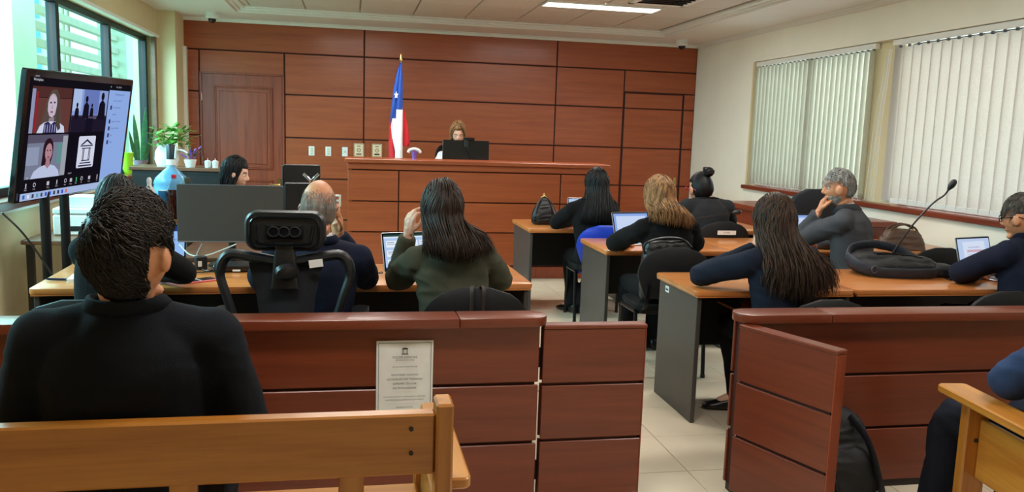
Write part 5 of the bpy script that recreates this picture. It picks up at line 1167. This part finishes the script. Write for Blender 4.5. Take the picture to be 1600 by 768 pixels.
# near right row
t, HM, off = person('woman in dark navy with very long wavy brown hair, seated beside the aisle', (2.19, 3.74, .52), (2.165, 3.80, .90), (2.135, 3.83, 1.085), 4, 8, -12, 2, .165, .98, 1.06,
    dict(el=(1.835, 4.02, .785), wr=(2.15, 4.02, .94), hd=(.15, -.1, 1), pn=(.8, .4, 0), curl=.75), dict(el=(2.45, 4.06, .78), wr=(2.32, 4.26, .75)), 'suit_ink', 'suit_black', 'skin_light', dict(kL=(2.10, 4.18, .48), aL=(2.13, 4.09, .10), tL=(-.75, .25, 0), kR=(2.32, 4.2, .48)), seed=91, amp=.008)
hair_cap(t, HM, off, 'hair_chestnut', .16)
long_hair(t, HM, off, 'hair_chestnut', lambda u, l: (2.225+.20*u, 3.645-.045*l+.06*u*u, .745+.05*u*u), 850, 26, .12, .020, .0042, 9, 112, .28, .05, wl=34)
t, HM, off = person('man with glasses in dark navy jacket at the right edge, facing the silver laptop', (3.70, 3.78, .53), (3.705, 3.84, .93), (3.655, 3.87, 1.135), 10, 34, -12, 0, .185, 1.04, 1.02,
    dict(el=(3.475, 4.08, .79), wr=(3.68, 4.20, .76)), dict(el=(3.96, 4.06, .79), wr=(3.84, 4.24, .76)), 'suit_blue', 'suit_black', 'skin_warm', None, None, True, 'hair_salt', seed=101, amp=.009, spec='plastic_gloss', girth=1.06)
hair_cap(t, HM, off, 'hair_salt', .11, lambda d: hair_mask(d, .40, -.5, -.3, .18, True), .04, 8); short_strands(t, HM, off, 'hair_salt', 1800, (-.1, -.6, .75), .05, .13, .0018, None, 16, 7, 'hair_locks', .05, None, .4, True)
# bench on the right: mostly outside the picture
t, HM, off = person('person in blue denim jacket and dark trousers on the right bench, elbow on armrest', (2.44, 2.16, .53), (2.47, 2.13, .92), (2.46, 2.15, 1.17), 0, 10, -4, 0, .175, 1.04, 1.0,
    dict(el=(2.21, 2.32, .715), wr=(2.45, 2.43, .735)), dict(el=(2.75, 2.25, .70), wr=(2.62, 2.50, .58)), 'denim', 'trouser_navy', legs=dict(kL=(2.275, 2.64, .475), aL=(2.25, 2.66, .11), tL=(-.1, 1, 0), kR=(2.58, 2.62, .475)), seed=111, amp=.009)
hair_cap(t, HM, off, 'hair_dark', .14); short_strands(t, HM, off, 'hair_dark', 1800, (0, -.6, .8), .05, .16, .002, None, 18, 7, 'hair_locks', .05, None, .4, True)
# clerk and judge
t, HM, off = person('clerk with black bob in profile behind the blank monitor', (-.95, 6.30, .53), (-.88, 6.30, .93), (-.835, 6.29, 1.148), -88, -97, -14, 0, .16, .96, .96,
    dict(el=(-.70, 6.52, .76), wr=(-.5, 6.40, .76)), dict(el=(-.70, 6.08, .76), wr=(-.5, 6.2, .76)), 'suit_black', 'suit_black', 'skin_light', None, None, True, 'hair_black', seed=121, lids=.7)
hair_cap(t, HM, off, 'hair_black', .07, lambda d: hair_mask(d, .46)); fH = frame(-97); rH, gH = fH @ Vector((1, 0, 0)), fH @ Vector((0, 1, 0))
long_hair(t, HM, off, 'hair_black', lambda u, l: tuple(Vector((-.835, 6.29, 1.0))+rH*(.095*u)-gH*(.070+.02*l-.075*u*u)), 420, 16, -.05, .0, .0045, 11, 116, .13, .015)
for s in (-1, 1): MB().ball((s*.084, -.004, -.052), .006, 8, 6, Matrix.Translation(-Vector(off)) @ HM).build('earring', 'chrome', t)
t, HM, off = person('judge with fair brown hair in white blouse reading behind the raised bench', (1.18, 9.30, .79), (1.18, 9.26, 1.215), (1.178, 9.20, 1.478), 180, 176, -20, 0, .165, .98, .98,
    dict(el=(1.44, 9.10, 1.05), wr=(1.28, 8.98, 1.03)), dict(el=(.92, 9.10, 1.05), wr=(1.08, 8.98, 1.03)), 'shirt_white', 'suit_black', 'skin_light', None, None, True, 'hair_judge', seed=131, lids=.8, zfloor=.26)
hair_cap(t, HM, off, 'hair_judge', .20, lambda d: hair_mask(d, .60))
long_hair(t, HM, off, 'hair_judge', lambda u, l: (1.178-.155*u, 9.23+.05-.10*u*u, 1.285), 520, 16, .12, .005, .0048, 13, 118, .30, .03)

# ================================================================== BAGS
def bag_wrinkle(amp, seed): return lambda p: amp*(wav(p, 30, seed)+.6*(1-2.5*np.abs(wav(p*np.array([1, 1, 2.0]), 45, seed+2))))
def blob(mb, c, r, e=.6, k=18, n=11, m=None):
    rg = []
    for i in range(n):
        f = -PI/2+PI*(i+.5)/n; cz = math.copysign(abs(math.sin(f))**e, f); cr = max(.05, math.cos(f))**e
        rg.append(ell_ring(Vector(c)+Vector((0, 0, r[2]*cz)), Vector((1, 0, 0)), Vector((0, 1, 0)), r[0]*cr, r[1]*cr, k, e))
    return mb.rings(rg, True, True, m)
t = thing('backpack', 'black backpack lying on its back on the right desk, straps spread', 'backpack', (3.24, 4.36, .72), R(-6))
mb = MB(); blob(mb, (.02, .06, .05), (.25, .15, .05)); blob(mb, (-.06, .10, .08), (.17, .10, .045)); blob(mb, (.10, .02, .085), (.15, .07, .03)); blob(mb, (.2, .05, .05), (.10, .09, .045)); fuse('body', mb, .007, 5, .5, 'nylon_black', t, bag_wrinkle(.006, 3))
mb = MB(); mb.tube(spline([(-.26, .08, .10), (-.235, -.02, .065), (-.15, -.085, .035), (0, -.115, .032), (.16, -.11, .034), (.24, -.07, .034)], 6), [.036]*31, 10, None, True, .35, 1, (0, 0, 1)); fuse('shoulder_strap', mb, .006, 3, .5, 'nylon_navy', t, bag_wrinkle(.002, 8))
mb = MB(); mb.tube(spline([(-.26, .08, .09), (-.18, .17, .145), (-.02, .20, .165), (.12, .17, .14), (.20, .12, .09)], 6), [.03]*25, 10, None, True, .4, 1, (0, 0, 1)); fuse('shoulder_strap', mb, .006, 3, .5, 'nylon_navy', t, bag_wrinkle(.002, 12))
mb = MB(); blob(mb, (.30, -.02, .042), (.065, .06, .04)); fuse('side_pouch', mb, .006, 4, .5, 'nylon_black', t, bag_wrinkle(.004, 4))
MB().tube([(-.17+.018*math.cos(a), -.085-.01, .05+.02*math.sin(a)) for a in np.linspace(0, 2*PI, 17)], .005, 6).build('buckle', 'plastic_grey', t)
for y in (.02, .06): MB().tube(spline([(-.1, y, .125), (.02, y-.01, .13), (.14, y-.02, .12), (.22, y-.03, .10)], 4), .004, 6).build('zipper', 'plastic_gloss', t)
t = thing('tote_bag', 'brown leather bag with looped handle on the middle row desk', 'handbag', (4.13, 5.50, .72), R(-8))
mb = MB(); mb.rings([[(x, y, z) for x, y in rrect(.36-.12*(z/.15)**2, .17-.08*(z/.15), .05, 4)] for z in (0, .03, .07, .11, .135, .15)], True, True); fuse('body', mb, .007, 5, .5, 'leather_brown', t, bag_wrinkle(.005, 6))
for y in (-.03, .03): MB().tube(spline([(-.11, y, .11), (-.09, y, .165), (0, y, .195), (.09, y, .165), (.12, y, .10)], 6), .008, 8).build('handle', 'leather_brown', t)
MB().tube(spline([(-.11, 0, .146), (0, 0, .157), (.11, 0, .146)], 5), .005, 6).build('zipper', 'brass', t)
t = thing('pouch', 'soft black pouch lying behind the silver laptop', 'pouch', (3.60, 4.50, .72), R(-10))
mb = MB(); blob(mb, (0, 0, .028), (.13, .06, .028)); fuse('body', mb, .006, 4, .5, 'nylon_black', t, bag_wrinkle(.005, 5)); MB().tube([(.03+.014*math.cos(a), -.055, .03+.014*math.sin(a)) for a in np.linspace(0, 6.28, 13)], .003, 6).build('ring', 'chrome', t)
t = thing('handbag', 'black leather handbag with gold clasp standing on the far row desk', 'handbag', (1.665, 6.96, .72), R(6))
mb = MB(); mb.rings([[(x, y, z) for x, y in rrect(w2, d, min(w2, d)*.35, 4)] for w2, d, z in ((.17, .12, .0), (.20, .14, .03), (.20, .13, .08), (.165, .10, .14), (.10, .06, .20), (.05, .03, .235))], True, True); fuse('body', mb, .006, 5, .5, 'leather_black', t, bag_wrinkle(.004, 7))
for s in (-1, 1): MB().tube(spline([(s*.03, -.01, .225), (s*.075, -.04, .17), (s*.11, -.055, .08), (s*.115, -.04, .02)], 5), .008, 8, None, True, 1.5, .6).build('strap', 'leather_black', t)
MB().tube([(-.03, 0, .232), (0, 0, .25), (.03, 0, .232)], [.008, .011, .008], 8).build('clasp', 'brass', t); MB().ball((0, 0, .262), .010, 10, 7).build('clasp_knob', 'brass', t)
t = thing('shoulder_bag', 'dark leather bag wedged on the chair behind the blond woman', 'handbag', (1.97, 4.835, .465), R(-4))
mb = MB(); mb.rings([[(x, y, z) for x, y in rrect(w2, d, .04, 4)] for w2, d, z in ((.30, .10, .0), (.33, .12, .05), (.32, .11, .3), (.28, .08, .385), (.24, .05, .40))], True, True); fuse('body', mb, .007, 5, .5, 'leather_black', t, bag_wrinkle(.004, 9))
MB().tube(spline([(-.15, -.02, .30), (-.16, -.05, .38), (-.05, -.03, .415), (.08, -.03, .412), (.15, -.03, .36)], 5), .008, 8).build('strap', 'leather_black', t)
t = thing('backpack', 'black backpack on the floor leaning against the rail behind the open gate', 'backpack', (2.06, 2.88, 0), R(-10))
LM = Matrix.Rotation(R(-14), 4, 'X') @ Matrix.Rotation(R(-16), 4, 'Y')
mb = MB(); blob(mb, (0, 0, .22), (.14, .085, .20), .7, m=LM); blob(mb, (0, -.08, .15), (.105, .05, .11), .7, m=LM); fuse('body', mb, .008, 5, .5, 'nylon_black', t, bag_wrinkle(.006, 13), (0, 0, -.01))
for s in (-1, 1): MB().tube(spline([(s*.07, -.07, .38), (s*.09, -.13, .28), (s*.09, -.13, .12), (s*.11, -.06, .03)], 5), .02, 8, LM, True, .3, 1).build('strap', 'nylon_navy', t)
MB().tube(spline([(-.04, .0, .41), (0, .0, .45), (.04, .0, .41)], 5), .008, 8, LM).build('top_loop', 'nylon_navy', t)
